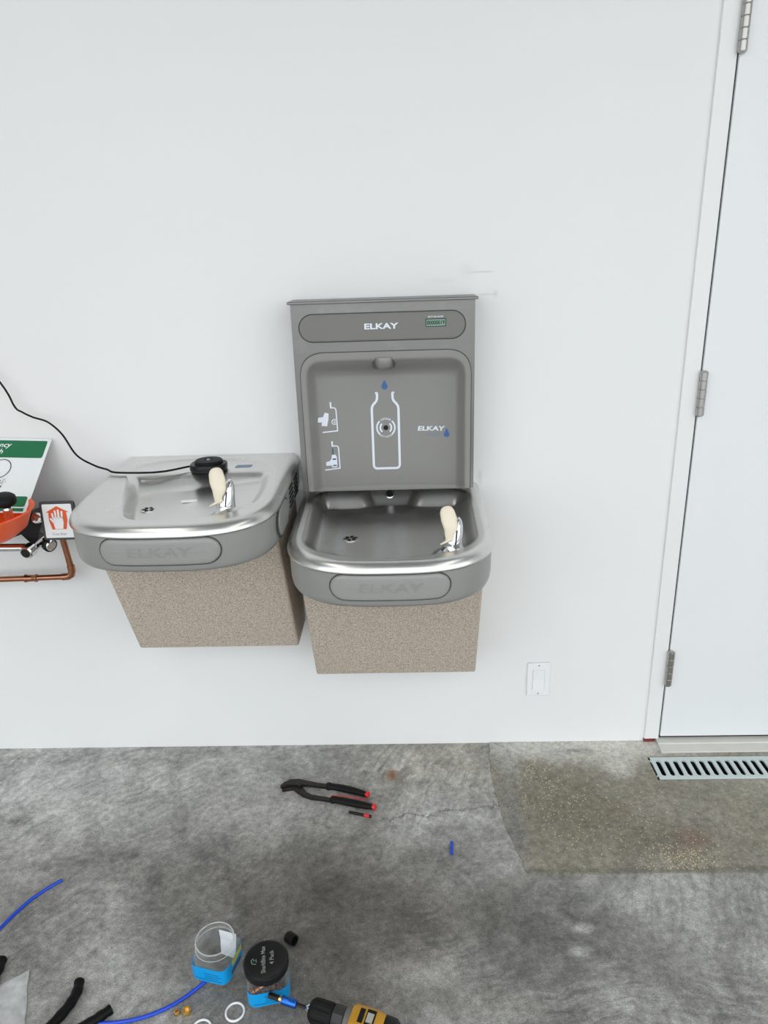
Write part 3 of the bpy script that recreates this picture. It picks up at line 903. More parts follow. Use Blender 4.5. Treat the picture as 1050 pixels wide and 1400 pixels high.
# thin dark tube standing in for the shadow line round the lip
mb = MB(); mb.tube([(x, PY - 0.0005, z) for x, z in inner], 0.0012, 6, False); mb.build('lip_shadow_line', M['groove'], shroud)
onalc = lambda x, z: (x, alc_y(x, z) - 0.0007, z)
f = Flat()
half = [(.0200, 1.116), (.0200, 1.0985), (.0345, 1.0845), (.0345, 0.9165), (0.0, 0.9165)]
hr = rround(half + [(-.03, 0.9165), (-.03, 1.3)], [0, .008, .010, .011, 0, 0, 0], 6)
hr = [p for p in hr if p[0] >= 0 and p[1] < 1.117]
bt = [(-.0065 + x, z) for x, z in hr] + [(-.0065 - x, z) for x, z in hr[::-1][1:]]
f.stroke(bt, 0.0062)
f.stroke([(-.0315, 1.1175), (-.0265, 1.119), (-.0245, 1.114)], .004); f.stroke([(.0185, 1.1175), (.0135, 1.119), (.0115, 1.114)], .004)
f.build('bottle_outline_print', M['white_ink'], alcove, onalc)
f = Flat(); sx_, sz_ = -0.0060, 1.0265
for r_ in (0.0145, 0.0235):
    f.arc(sx_, sz_, r_, math.radians(-48), math.radians(48), 0.0042); f.arc(sx_, sz_, r_, math.radians(132), math.radians(228), 0.0042)
for word, rad_, a0, sgn in (('SENSOR', 0.0235, 90, -1), ('ACTIVATED', 0.0245, 270, 1)):
    for i, ch in enumerate(word):
        a = math.radians(a0 + sgn * (i - (len(word) - 1) / 2) * (11.5 if sgn < 0 else 9.5))
        f.text(ch, sx_ + rad_ * math.cos(a), sz_ + rad_ * math.sin(a), 0.0068 if sgn < 0 else .0058, 0, 1, 0.0002, a - math.pi / 2 if sgn < 0 else a + math.pi / 2)
f.build('sensor_print', M['white_ink'], alcove, onalc)
mb = MB(); mb.lathe([(0.0062, 0.0), (0.0062, 0.0015), (0.005, 0.0022)], (sx_, alc_y(sx_, sz_) + .0002, sz_), (0, -1, 0), 20); mb.build('sensor_eye', M['black'], alcove)
def drop(cx, cz, h, w):
    pts = [(cx, cz + h / 2)]
    for k in range(17):
        q = math.radians(25 - 230 * k / 16); pts.append((cx + w / 2 * math.cos(q), cz - h / 2 + w / 2 + w / 2 * math.sin(q)))
    return pts
Flat().poly(drop(-0.0065, 1.1385, 0.0245, 0.0155)).build('drop_print', M['blue_ink'], alcove, onalc)
Flat().text('ELKAY', 0.110, 1.0225, 0.0165, 0.12, 1.42, 0.0005).build('logo_print', M['white_ink'], alcove, onalc)
Flat().text('ezH2O', 0.119, 1.0075, 0.0125, 0.12, 1.25).build('small_logo_print', M['pale_blue_ink'], alcove, onalc)
Flat().poly(drop(0.1515, 1.0125, 0.0245, 0.0145)).build('drop_print', M['blue_ink'], alcove, onalc)
# pictograms: tilted cup at the sensor; bottle being filled
f = Flat()
f.stroke([(-.1465, 1.0995), (-.1460, 1.0835)], .0042); f.stroke([(-.1475, 1.0845), (-.1385, 1.0845), (-.1350, 1.0825), (-.1332, 1.078), (-.1318, 1.0232)], .0030)
f.stroke([(-.1308, 1.0235), (-.1705, 1.0215)], .0032)
f.poly([(-.1620, 1.0735), (-.1525, 1.0700), (-.1535, 1.0560), (-.1580, 1.0370), (-.1720, 1.0385), (-.1710, 1.0480), (-.1810, 1.0490), (-.1795, 1.0610), (-.1670, 1.0620)])
f.arc(-.1385, 1.0475, 0.0068, math.radians(60), math.radians(300), .0020); f.arc(-.1370, 1.0475, 0.0030, math.radians(40), math.radians(320), .0018)
f.build('cup_pictogram', M['white_ink'], alcove, onalc)
f = Flat()
f.stroke([(-.1480, 0.9965), (-.1475, 0.9825)], .0042); f.stroke([(-.1490, 0.9835), (-.1375, 0.9835), (-.1335, 0.9815), (-.1318, 0.977), (-.1306, 0.9222)], .0030)
f.stroke([(-.1296, 0.9225), (-.1695, 0.9198)], .0032)
f.poly([(-.1500, 0.9600), (-.1410, 0.9600), (-.1375, 0.9540), (-.1370, 0.9285), (-.1395, 0.9255), (-.1500, 0.9255), (-.1520, 0.9285), (-.1515, 0.9310), (-.1660, 0.9310), (-.1660, 0.9410), (-.1560, 0.9435), (-.1520, 0.9490)])
f.build('bottle_pictogram', M['white_ink'], alcove, onalc)
f = Flat()
f.poly([(-.1490, 0.9780), (-.1455, 0.9780), (-.1455, 0.9605), (-.1490, 0.9605)])
onalc2 = lambda x, z: (x, alc_y(x, z) - 0.0012, z)
f.poly([(-.1490, 0.9500), (-.1395, 0.9500), (-.1395, 0.9460), (-.1490, 0.9460)]); f.poly([(-.1485, 0.9325), (-.1390, 0.9325), (-.1390, 0.9290), (-.1485, 0.9290)])
f.build('water_pictogram', M['navy_ink'], alcove, onalc2)
# nozzle
mb = MB(); mb.lathe([(0.0290, 0.026), (0.0290, 0.008), (0.0270, 0.000), (0.024, -0.0025), (0.012, -0.0025), (0.010, 0.004)], (-0.005, -0.084, 1.1885), (0, 0, 1), 32)
shade_auto(mb.build('filler_nozzle', M['nozzle'], root_a), 35)
# name plate
st = stadium(-0.206, 0.193, 1.2575, 1.3185, 16)
mb = MB(); mb.prism(st, lambda x, z: (x, PY + 0.001, z), lambda x, z: (x, PY - 0.0022, z))
plate = fix_normals(bevel(mb.build('name_plate', M['plastic_dk'], root_a), 0.0012, 2))
gp = resample(stadium(-.2085, .1955, 1.2550, 1.3210, 16), 160); gp += gp[:2]
mb = MB(); mb.tube([(x, PY - 0.0004, z) for x, z in gp], 0.0013, 6, False); mb.build('plate_groove', M['groove'], shroud)
onpl = lambda x, z: (x, PY - 0.0026, z)
Flat().text('ELKAY', -0.0095, 1.2885, 0.0185, 0.0, 1.52, 0.0006).build('logo_print', M['white_ink'], plate, onpl)
Flat().text('BOTTLES SAVED', 0.1235, 1.3075, 0.0050, 0.0, 1.0, 0.0001).build('counter_caption', M['white_ink'], plate, onpl)
lcd = MB().box(0.099, 0.148, PY - 0.0034, PY - 0.002, 1.2845, 1.3030).build('counter_bezel', M['black'], plate)
MB().box(0.1005, 0.1465, PY - 0.0038, PY - 0.003, 1.2860, 1.3015).build('counter_screen', M['lcd'], plate)
Flat().text('00000019', 0.1235, 1.2935, 0.0130, 0.0, 0.82, 0.0003).build('counter_digits', M['lcd_ink'], plate, lambda x, z: (x, PY - 0.0042, z))

# ------- upper fountain, no bottle filler
XB, ZB = -0.485, 0.093
root_b, apron_b, deck_b = fountain('drinking_fountain', XB, ZB, 'higher stainless drinking fountain at left with a black puck on its deck', left_height)
side_vents(root_b, XB, ZB)
bubbler(root_b, XB, ZB, 0.123, -0.369, surf_z(left_height, .123, -.369) - .0005)
strainer(root_b, XB, ZB, -0.085, -0.286, surf_z(left_height, -.085, -.286), 6)
mb = MB(); mb.prism([(0.085, -0.100), (0.125, -0.098), (0.128, -0.082), (0.088, -0.083)], lambda x, y: (x + XB, y, deck_plane(y) - .0043 + ZB), lambda x, y: (x + XB, y, deck_plane(y) - .0033 + ZB))
fix_normals(mb.build('sticker', M['pale_blue_ink'], root_b, label='small pale blue sticker'))

# ================================================================== things lying on the upper fountain
pk = thing('cable_puck', (-0.461, -0.150, 0.940), 'black plastic puck with a cable lying at the back of the higher fountain deck', 'device')
def zdeck(y): return deck_plane(y) + ZB
PC = Vector((-0.463, -0.113, zdeck(-0.113) - 0.0022))
oct_ = rround([(-0.047, -0.022), (-0.020, -0.042), (0.026, -0.040), (0.047, -0.018), (0.045, 0.020), (0.02, 0.036), (-0.025, 0.036), (-0.047, 0.018)], 0.012, 3)
mb = MB(); mb.loft([[(PC.x + x * s, PC.y + y * s, PC.z + z) for x, y in oct_] for s, z in ((0.97, 0.0), (1.0, 0.003), (1.0, 0.014), (0.96, 0.017))])
fix_normals(shade_auto(mb.build('base', M['black'], pk), 45))
mb = MB(); mb.lathe([(0.036, 0.016), (0.036, 0.022), (0.033, 0.025), (0.012, 0.0262), (0.0105, 0.0245), (0.001, 0.0245)], PC, (0, 0, 1), 32)
shade_auto(mb.build('disc', M['rubber'], pk), 40)
mb = MB(); mb.lathe([(0.005, 0.0245), (0.004, 0.027)], PC, (0, 0, 1), 16); mb.build('stud', M['grey_print'], pk)
cb = [(-2.6, -0.006, 3.0), (-1.9, -0.008, 2.2), (-1.30, -0.015, 1.52), (-1.12, -0.02, 1.33), (-1.011, -0.028, 1.169), (-0.984, -0.031, 1.105), (-0.966, -0.034, 1.091), (-0.937, -0.038, 1.077), (-0.895, -0.048, 1.065), (-0.857, -0.060, 1.034), (-0.819, -0.080, 0.982), (-0.766, -0.102, 0.9585), (-0.724, -0.128, 0.9545),
      (-0.694, -0.148, 0.9515), (-0.615, -0.152, 0.9500), (-0.57, -0.143, 0.9500), (-0.535, -0.128, 0.9525), (-0.515, -0.118, 0.954), (-0.503, -0.115, PC.z + 0.009)]
mb = MB(); mb.tube(crom(cb, 6), 0.0026, 8); shade_auto(mb.build('cable', M['rubber'], pk), 60)

SLZ = surf_z(left_height, .005, -.261) + ZB + .0005
mb = MB(); mb.loft([[(x, y, z) for x, y, z in ((-.497, -.266 + a, SLZ + b), (-.463 + .004 * q, -.262 + a, SLZ + b), (-.463 + .004 * q, -.256 + a, SLZ + b), (-.497, -.258 + a, SLZ + b))] for q, a, b in ((0, 0, 0), (1, 0, 0.002), (1, 0, .004), (0, 0, .005))])
fix_normals(mb.build('plastic_sliver', M['white_plastic'], origin=(-.48, -.261, SLZ), label='white plastic sliver beside the drain of the higher fountain', cat='scrap'))

# ================================================================== eyewash station at the left edge
ew = thing('eyewash_station', (-1.03, -0.02, 0.62), 'orange bowl wall eyewash with chrome valve and copper supply pipe at the left edge', 'eyewash')
BC = Vector((-1.028, -0.265, 0.886)); BR = 0.150
mb = MB(); mb.lathe([(0.02, -0.066), (0.07, -0.066), (0.105, -0.060), (0.130, -0.042), (0.142, -0.012), (BR, 0.0), (BR + .003, 0.003), (BR, 0.006), (BR - .006, 0.003), (0.137, -0.012), (0.125, -0.040), (0.10, -0.056), (0.02, -0.060)], BC, (0, 0, 1), 64)
shade_auto(mb.build('bowl', M['orange'], ew), 45)
for nx in (-0.917, -1.155):
    mb = MB(); mb.tube([(nx + .002, -0.283, 0.862), (nx + .002, -0.280, 0.872), (nx, -0.275, 0.905)], 0.0085, 14); st = shade_auto(mb.build('nozzle_stem', M['red'], ew), 60)
    mb = MB(); mb.lathe([(0.0098, 0.875), (0.0105, 0.880), (0.0105, 0.902), (0.0095, 0.907)], (nx, -0.277, 0), (0, 0, 1), 16); mb.build('collar', M['chrome'], st)
    cc = Vector((nx - 0.008, -0.270, 0.920)); ax = Vector((0.10, -0.12, 1))
    mb = MB(); mb.lathe([(0.012, -0.012), (0.020, -0.008), (0.027, -0.004), (0.0285, 0.002), (0.027, 0.012), (0.022, 0.0165), (0.008, 0.018)], cc, ax, 28)
    shade_auto(mb.build('dust_cap', M['rubber'], st), 40)
# black bracket plate from the wall
bp = [(-.889, .852), (-.920, .783), (-.939, .767), (-.962, .795), (-1.03, .770), (-1.12, .760), (-1.13, .829), (-1.014, .826), (-.931, .853)]
mb = MB(); mb.prism(bp, lambda x, z: (x, -0.165, z), lambda x, z: (x, -0.005, z - .02)); fix_normals(mb.build('bracket', M['black'], ew))
mb = MB(); mb.lathe([(0.0135, 0.0), (0.0145, 0.003), (0.0145, 0.010), (0.012, 0.013), (0.006, 0.0135), (0.005, 0.011)], (-0.908, -0.166, 0.841), (0.1, -1, 0.1), 20)
shade_auto(mb.build('bolt', M['chrome'], ew), 40)
# chrome valve body and pipe
mb = MB(); mb.tube([(-1.19, -0.001, 0.770), (-1.19, -0.150, 0.770), (-1.187, -0.170, 0.770), (-1.178, -0.184, 0.770), (-1.16, -0.19, 0.770), (-0.945, -0.19, 0.768)], 0.0105, 16); shade_auto(mb.build('chrome_pipe', M['chrome'], ew), 60)
a = Vector((-0.932, -0.215, 0.762)); d = Vector((-0.916, -0.105, 0.776)) - a
mb = MB(); L = d.length
mb.lathe([(0.0145, 0.0), (0.0175, 0.003), (0.0175, 0.026), (0.015, 0.028), (0.0135, 0.032), (0.0135, L * .75), (0.017, L * .77), (0.017, L)], a, d, 24); vb = shade_auto(mb.build('valve_body', M['chrome'], ew), 40)
mb = MB(); mb.lathe([(0.0125, -.0004), (0.001, -.0006)], a, d, 20); mb.build('valve_face', M['darksteel'], vb)
mb = MB(); mb.lathe([(0.011, 0.0), (0.011, 0.028)], (-0.923, -0.150, 0.770), (1, -.15, -.12), 16); mb.build('valve_stem', M['chrome'], vb)
mb = MB(); mb.lathe([(0.012, 0.0), (0.0185, 0.002), (0.0185, 0.013), (0.015, 0.016), (0.004, 0.017)], (-0.901, -0.157, 0.764), (.8, -.6, -.1), 24); shade_auto(mb.build('valve_cap', M['black'], vb), 40)
mb = MB(); mb.lathe([(0.0135, 0.0165), (0.011, 0.019), (.001, .019)], (-0.901, -0.157, 0.764), (.8, -.6, -.1), 24); mb.build('cap_insert', M['chrome'], vb)
# push flag with the hand sign
FO = Vector((-0.834, -0.200, 0.845)); fu = Vector((1, 0.02, 0)).normalized(); fv = Vector((-0.02, 0.12, 1)).normalized(); fn = fu.cross(fv)   # fn faces away (+y) or camera
if fn.y > 0: fn = -fn
fl = lambda d: (lambda x, z: tuple(FO + fu * x + fv * z + fn * d))
fr_ = rround([(-0.044, -0.050), (0.044, -0.050), (0.044, 0.050), (-0.044, 0.050)], 0.007, 4)
mb = MB(); mb.prism(fr_, fl(0.0), fl(0.008)); flag = fix_normals(bevel(mb.build('push_flag', plain('slate_frame', srgb(52, 56, 60), 0.45), ew), 0.0015, 2))
mb = MB(); mb.prism(rround([(-0.037, -0.044), (0.037, -0.044), (0.037, 0.043), (-0.037, 0.043)], 0.003, 3), fl(0.0075), fl(0.0086)); fix_normals(mb.build('flag_card', M['sign_white'], flag))
arrow = [(-0.029, 0.022), (0.0, 0.038), (0.029, 0.022), (0.0225, 0.022), (0.0235, 0.002), (0.018, -0.022), (-0.018, -0.022), (-0.0235, 0.002), (-0.0225, 0.022)]
Flat().poly(arrow).build('arrow_print', M['orange_ink'], flag, fl(0.0092))
f = Flat()
f.poly([(-0.010, -0.021), (0.010, -0.021), (0.013, -0.004), (0.012, 0.010), (-0.012, 0.010), (-0.013, -0.004)])
for x0_, x1_, zt_ in ((-.0125, -.0145, .020), (-.0055, -.0065, .027), (.0015, .0015, .029), (.0090, .0105, .025)):
    f.stroke([(x0_ + .001, 0.006), (x1_ + .001, zt_)], .0046)
f.stroke([(-0.011, -0.004), (-0.0195, 0.007)], .0050)
f.build('hand_print', M['sign_white'], flag, fl(0.0096))
Flat().text('Guardian', -0.002, -0.034, 0.010).build('flag_lettering', M['grey_print'], flag, fl(0.0090))
mb = MB(); mb.tube([FO + fv * -0.045 + fn * -0.002, (-0.86, -0.175, 0.790), (-0.905, -0.155, 0.772)], 0.006, 10); mb.build('flag_rod', M['chrome'], flag)
# copper supply
cp = [(-0.925, -0.07, 0.80), (-0.9125, -0.055, 0.742), (-0.904, -0.055, 0.645), (-0.9035, -0.055, 0.636), (-0.907, -0.055, 0.628), (-0.915, -0.055, 0.624), (-0.925, -0.055, 0.623), (-1.05, -0.055, 0.620), (-2.2, -0.055, 0.600), (-3.59, -0.055, 0.575)]
mb = MB(); mb.tube(cp, 0.0083, 14); shade_auto(mb.build('copper_pipe', M['copper'], ew), 60)
for x0_, x1_ in ((-.928, -.908),): 
    mb = MB(); mb.tube([(-0.9045, -.055, .658), (-0.9038, -.055, .640), (-.907, -.055, .629), (-.916, -.055, .6238), (-.934, -.055, .6225)], 0.0102, 14); shade_auto(mb.build('elbow', M['copper'], ew), 60)
mb = MB(); mb.lathe([(0.0085, 0), (0.0115, 0.002), (0.0115, 0.006), (0.0098, 0.008), (0.0098, 0.030), (0.0115, 0.032), (0.0115, 0.036), (0.0085, 0.038)], (-1.043, -0.055, 0.6202), (1, 0, .008), 18); shade_auto(mb.build('coupling', M['copper'], ew), 40)

# leaning sign
SO = Vector((-0.914, -0.006, 1.010)); su = Vector((1.0, 0.0, -0.045)).normalized()
sv = Vector((-0.035, -0.79, -0.60)); sv = (sv - su * sv.dot(su)).normalized()
sn = su.cross(sv); 
if sn.z < 0: sn = -sn
sg = thing('eyewash_sign', SO + sv * 0.25, 'white and green emergency eyewash sign leaning from the wall into the orange bowl', 'sign')
SW, SH = 0.356, 0.240
sp = lambda d: (lambda x, t: tuple(SO + su * x + sv * t + sn * d))      # x negative to the left, t downwards
mb = MB(); mb.prism(rround([(-SW, 0), (0, 0), (0, SH), (-SW, SH)], 0.006, 3), sp(-0.002), sp(0.0)); board = fix_normals(mb.build('board', M['sign_white'], sg))
Flat().poly(rround([(-SW + .008, .008), (-.008, .008), (-.008, .066), (-SW + .008, .066)], .006, 4)).build('top_band', M['green_ink'], board, sp(0.0005))
Flat().poly(rround([(-SW + .008, .190), (-.008, .190), (-.008, .222), (-SW + .008, .222)], .006, 4)).build('bottom_band', M['green_ink'], board, sp(0.0005))
Flat().poly([(-SW + .008, .226), (-.008, .226), (-.008, .236), (-SW + .008, .236)]).build('lower_band', M['green_ink'], board, sp(0.0005))
flip = lambda d: (lambda x, t: sp(d)(x, -t))
f = Flat(); f.text('Emergency', -SW / 2 + .024, -0.0245, 0.0225, 0.2, 1.0, 0.0004); f.text('Eye Wash', -SW / 2 + .014, -0.0470, 0.0225, 0.2, 1.0, 0.0004)
f.build('sign_lettering', M['sign_white'], board, flip(0.001))
f = Flat(); f.text('in use', -0.066, -0.206, 0.011, 0, 0.95)
f.build('small_lettering', M['sign_white'], board, flip(0.001))
f = Flat(); cxh, czh = -0.107, -0.103
f.stroke([(cxh + .026 * math.cos(q), czh + .030 * math.sin(q)) for q in (2 * math.pi * k / 40 for k in range(40))], .0022, True)
for k in range(26):
    x = cxh + .004 + rr.random() * .024; z = -.136 - rr.random() * .020; f.disc(x, z, .0009, 6)
f.build('head_pictogram', M['lcd_ink'], board, flip(0.001))
f = Flat(); f.stroke([(cxh - .02, -.172), (cxh + .0, -.166), (cxh + .02, -.160)], .006); f.stroke([(cxh + .012, -.164), (cxh + .014, -.174)], .005)
f.build('spray_pictogram', M['green_ink'], board, flip(0.001))

# ================================================================== things on the floor
FZ = 0.0006
def up(*p): return Vector(p)

# --- slip-joint pliers
pr = thing('slip_joint_pliers', (-0.2, -0.24, 0), 'long black slip-joint pliers with red-tipped grips on the concrete floor', 'pliers')
def bar2d(name, pts, w, z0, z1, mat, parent, b=0.0015):
    """flat forged bar along a path, widths per point"""
    P = [Vector((x, y)) for x, y in pts]; L = []; R = []
    for i, p in enumerate(P):
        t = (P[min(i + 1, len(P) - 1)] - P[max(i - 1, 0)]).normalized(); nn = Vector((-t.y, t.x)) * w[i] / 2
        L.append(p + nn); R.append(p - nn)
    poly = [tuple(p) for p in L] + [tuple(p) for p in R[::-1]]
    mb = MB(); mb.prism(poly, lambda x, y: (x, y, z0), lambda x, y: (x, y, z1))
    return bevel(fix_normals(mb.build(name, mat, parent)), b, 2)
bar2d('upper_jaw', [(-.338, -.204), (-.328, -.194), (-.312, -.186), (-.290, -.186), (-.262, -.191), (-.232, -.198), (-.195, -.204)], [.007, .014, .022, .024, .016, .013, .012], 0.006, 0.016, M['darksteel'], pr)
bar2d('lower_jaw', [(-.334, -.211), (-.322, -.205), (-.300, -.199), (-.282, -.210), (-.266, -.229), (-.245, -.240), (-.212, -.247), (-.175, -.256)], [.006, .012, .018, .024, .016, .013, .012, .011], 0.001, 0.010, M['darksteel'], pr)
mb = MB(); mb.lathe([(0.008, 0.0), (0.008, 0.0175), (0.006, 0.019)], (-.284, -.197, .0), (0, 0, 1), 16); mb.build('pivot', M['darksteel'], pr)
def grip(pts, z):
    path = crom([(x, y, z) for x, y in pts], 6); n = len(path)
    rad = [0.0085 + 0.0022 * math.sin(math.pi * min(1, i / (n - 1) * 1.1)) for i in range(n)]; rad[0] = .006
    rad[1] = .0115; rad[2] = .0118
    mb = MB(); mb.tube(path, rad, 14, True, (0.85, 1.05)); g = shade_auto(mb.build('grip', M['rubber'], pr), 60)
    e = path[-1]; t = (path[-1] - path[-3]).normalized()
    mb = MB(); mb.lathe([(.0086, -.004), (.0090, .001), (.0086, .0045), (.005, .006)], e, t, 14); shade_auto(mb.build('grip_end', M['red'], g), 60)
    return g
grip([(-.208, -.200), (-.165, -.209), (-.120, -.224), (-.086, -.238)], 0.0110)
g2 = grip([(-.190, -.253), (-.150, -.263), (-.105, -.276), (-.066, -.286)], 0.0105)
mb = MB(); mb.tube([(-.188, -.2515, .0195), (-.165, -.2505, .0195), (-.13, -.258, .021), (-.09, -.268, .019)], .0011, 6); mb.build('grip_trim', M['red'], g2)

# --- small driver bit beside the pliers
pn = thing('marker_stub', (-0.105, -0.306, 0), 'short thin black rod with a red band below the pliers', 'pen')
a = Vector((-.135, -.298, .0045)); d = Vector((-.073, -.315, .0045)) - a; L = d.length
mb = MB(); mb.lathe([(.002, 0), (.0036, .004), (.0040, .012), (.0040, L), (.003, L + .001)], a, d, 12); shade_auto(mb.build('barrel', M['black'], pn), 40)
mb = MB(); mb.lathe([(.0043, L * .70), (.0044, L * .71), (.0044, L * .92), (.0043, L * .93)], a, d, 12); mb.build('band', M['red'], pn)

# --- blue tubing
mb = MB(); mb.tube([(.1415, -.408, .0042), (.1405, -.427, .0045), (.139, -.447, .0042)], .0040, 12); 
shade_auto(mb.build('blue_tube_offcut', M['blue_tube'], origin=(.14, -.427, 0), label='short blue tube offcut alone on the open floor', cat='tube'), 50)
mb = MB(); mb.tube(crom([(-.838, -.522, .0045), (-.863, -.546, .0040), (-.891, -.582, .0040), (-.910, -.623, .0042), (-.923, -.659, .0045), (-.942, -.72, .0045), (-.985, -.79, .0042), (-1.04, -.85, .0042)], 6), .0040, 12)
shade_auto(mb.build('blue_tube', M['blue_tube'], origin=(-.9, -.6, 0), label='blue plastic tube curving in from the left edge of the floor', cat='tube'), 60)
mb = MB(); mb.tube(crom([(-.405, -.786, .0042), (-.430, -.812, .0042), (-.457, -.8355, .0042), (-.494, -.8565, .0042), (-.530, -.869, .0042), (-.566, -.8755, .0042), (-.65, -.885, .0042), (-.78, -.93, .0042)], 6), .0040, 12)
shade_auto(mb.build('blue_tube', M['blue_tube'], origin=(-.5, -.85, 0), label='blue plastic tube running up to the open clear jar', cat='tube'), 60)

# --- jars
def jar(name, cx, cy, ang, h, label, lid):
    root = thing(name, (cx, cy, 0), label, 'jar')
    c_, s_ = math.cos(ang), math.sin(ang)
    tf = lambda x, y, z: (cx + x * c_ - y * s_, cy + x * s_ + y * c_, z)
    def sq(r, rc, n=40): return resample(rround([(-r, -r), (r, -r), (r, r), (-r, r)], rc, 6), n)
    def circ(r, n=40):
        base = sq(1.0, .9, n); return [(x / math.hypot(x, y) * r, y / math.hypot(x, y) * r) for x, y in base]
    prof = [(sq(.036, .014), 0.0006), (sq(.041, .020), 0.003), (sq(.043, .022), 0.008), (sq(.043, .022), h * .60), (sq(.042, .03), h * .66), (circ(.0445), h * .74), (circ(.0415), h * .80), (circ(.040), h * .82), (circ(.040), h - .004), (circ(.0412), h - .002), (circ(.0400), h)]
    inn = [(circ(.0380), h - .002), (circ(.0382), h * .81), (circ(.042), h * .735), (sq(.0398, .03), h * .655), (sq(.0412, .021), h * .59), (sq(.0412, .021), 0.009), (sq(.039, .019), 0.0045), (sq(.034, .014), 0.003)]
    mb = MB(); mb.loft([[tf(x, y, z) for x, y in p] for p, z in prof + inn])
    body = fix_normals(shade_auto(mb.build('body', M['clear'], root), 50))
    if not lid:
        mb = MB(); mb.torus((cx, cy, h - .0012), .0402, .0015, (0, 0, 1), 48, 8); mb.torus((cx, cy, h * .80), .0418, .0010, (0, 0, 1), 48, 6)
        shade_auto(mb.build('mouth_highlight_ring', M['rim_highlight'], body), 80)  # whitish rings that paint bright highlights along the jar's rim
    # label wrapped round three faces
    lb = sq(.0436, .0225, 120); seg = [(p, z) for p, z in ()]
    ring = [p for p in lb]
    # start at back-left so that the label covers left half, front and right
    idx = sorted(range(120), key=lambda i: math.atan2(ring[i][1], ring[i][0]))
    sel = [ring[i] for i in idx if -2.75 < math.atan2(ring[i][1], ring[i][0]) < 0.9]
    rows = [[tf(x, y, z) for x, y in sel] for z in (.010, .020, .030, h * .57)]
    rows2 = [[tf(x * 1.008, y * 1.008, z) for x, y in sel] for z in (h * .57, .030, .020, .010)]
    mb = MB(); mb.loft(rows + rows2, False, False, closed=False)
    lab = fix_normals(shade_auto(mb.build('label', M['label_blue'], body), 60))
    def onlab(u, z):                                  # u: angle
        i = min(range(len(sel)), key=lambda k: abs(math.atan2(sel[k][1], sel[k][0]) - u)); x, y = sel[i]
        return tf(x * 1.016, y * 1.016, z)
    mb = MB()
    for z, u0, u1 in ((.034, -1.75, -1.0), (.028, -1.7, -0.95), (.022, -1.75, -1.05), (.016, -2.2, -.95)):
        us = [u0 + (u1 - u0) * k / 10 for k in range(11)]
        n = len(mb.v); mb.add([onlab(u, z) for u in us] + [onlab(u, z + .0012) for u in us], [(k, k + 1, 12 + k, 11 + k) for k in range(10)])
    mb.build('label_print', M['label_dark'], lab)
    us = [-0.35 + 1.0 * k / 12 for k in range(13)]
    mb = MB(); mb.add([onlab(u, h * .40) for u in us] + [onlab(u, h * .56) for u in us], [(k, k + 1, 14 + k, 13 + k) for k in range(12)]); mb.build('label_flash', M['label_yellow'], lab)
    us = [-0.45 + 0.9 * k / 12 for k in range(13)]
    mb = MB(); mb.add([onlab(u, .016) for u in us] + [onlab(u, h * .30) for u in us], [(k, k + 1, 14 + k, 13 + k) for k in range(12)]); mb.build('label_picture', M['copper'], lab)
    if lid:
        mb = MB(); n = 72
        pr_ = [(.0445, h - .014), (.0462, h - .013), (.0462, h + .001), (.0450, h + .0035), (.0425, h + .0045), (.041, h + .0035), (.001, h + .0035)]
        rings = []
        for r_, z in pr_:
            rings.append([(cx + (r_ + (.0005 if (k % 2 and r_ > .046) else 0)) * math.cos(2 * math.pi * k / n), cy + (r_ + (.0005 if (k % 2 and r_ > .046) else 0)) * math.sin(2 * math.pi * k / n), z) for k in range(n)])
        mb.loft(rings); li = shade_auto(mb.build('lid', M['black'], root), 35)
        ta = math.radians(101); fz = h + .0042
        onlid = lambda x, y: (cx + x * math.cos(ta) - y * math.sin(ta), cy + x * math.sin(ta) + y * math.cos(ta), fz)
        f = Flat(); f.text('SharkBite Max', 0.0, 0.005, 0.0125, 0, 0.84, .0001); f.text('4 Pack', 0.002, -0.0125, 0.0125, 0, 0.95, .0001)
        f.build('lid_lettering', M['grey_print'], li, onlid)
        f = Flat(); f.stroke([(-.008, .020), (-.006, .028), (.002, .030), (.006, .026), (.0, .0245), (.003, .020), (-.004, .0195)], .0016)
        f.build('lid_emblem', M['lcd'], li, onlid)
    return root
jar('clear_jar', -0.388, -0.752, math.radians(-14), 0.084, 'open clear square jar with blue label and no lid', False)
jar('clear_jar', -0.269, -0.801, math.radians(12), 0.080, 'clear jar with blue label closed by a black printed lid', True)
# paper slip in the open jar
mb = MB(); a = Vector((-.372, -.722, .012))
mb.loft([[(-.386, -.730, .012), (-.352, -.742, .012), (-.3525, -.7425, .012), (-.3865, -.7305, .012)], [(-.388, -.716, .040), (-.351, -.728, .040), (-.3515, -.7285, .040), (-.3885, -.7165, .040)], [(-.390, -.714, .064), (-.350, -.724, .062), (-.3505, -.7245, .062), (-.3905, -.7145, .064)]])
fix_normals(mb.build('paper_slip', M['paper'], origin=(-.37, -.73, .012), label='folded white paper slip standing inside the open jar', cat='paper'))
# copper fittings in the closed jar
CFL = ['on the floor of the lidded jar at its front left', 'on the floor of the lidded jar at its right', 'on the floor of the lidded jar at its back', 'lying on the others just under the black lid']
for k, (x, y, z, dx, dy, dz_) in enumerate(((-.288, -.818, .018, .5, .3, .2), (-.250, -.812, .017, -.4, .6, .1), (-.280, -.785, .018, .7, -.2, .15), (-.290, -.806, .044, .6, .5, .35))):
    mb = MB(); mb.lathe([(.0095, -.016), (.0125, -.0155), (.0125, -.006), (.0105, -.004), (.0105, .004), (.0125, .006), (.0125, .0155), (.0095, .016), (.009, .012), (.009, -.012)], (x, y, z), (dx, dy, dz_), 18, False)
    shade_auto(mb.build('copper_fitting', M['copper'], origin=(x, y, z), label='copper push fitting ' + CFL[k], cat='fitting', group='copper fittings inside the closed jar'), 40)

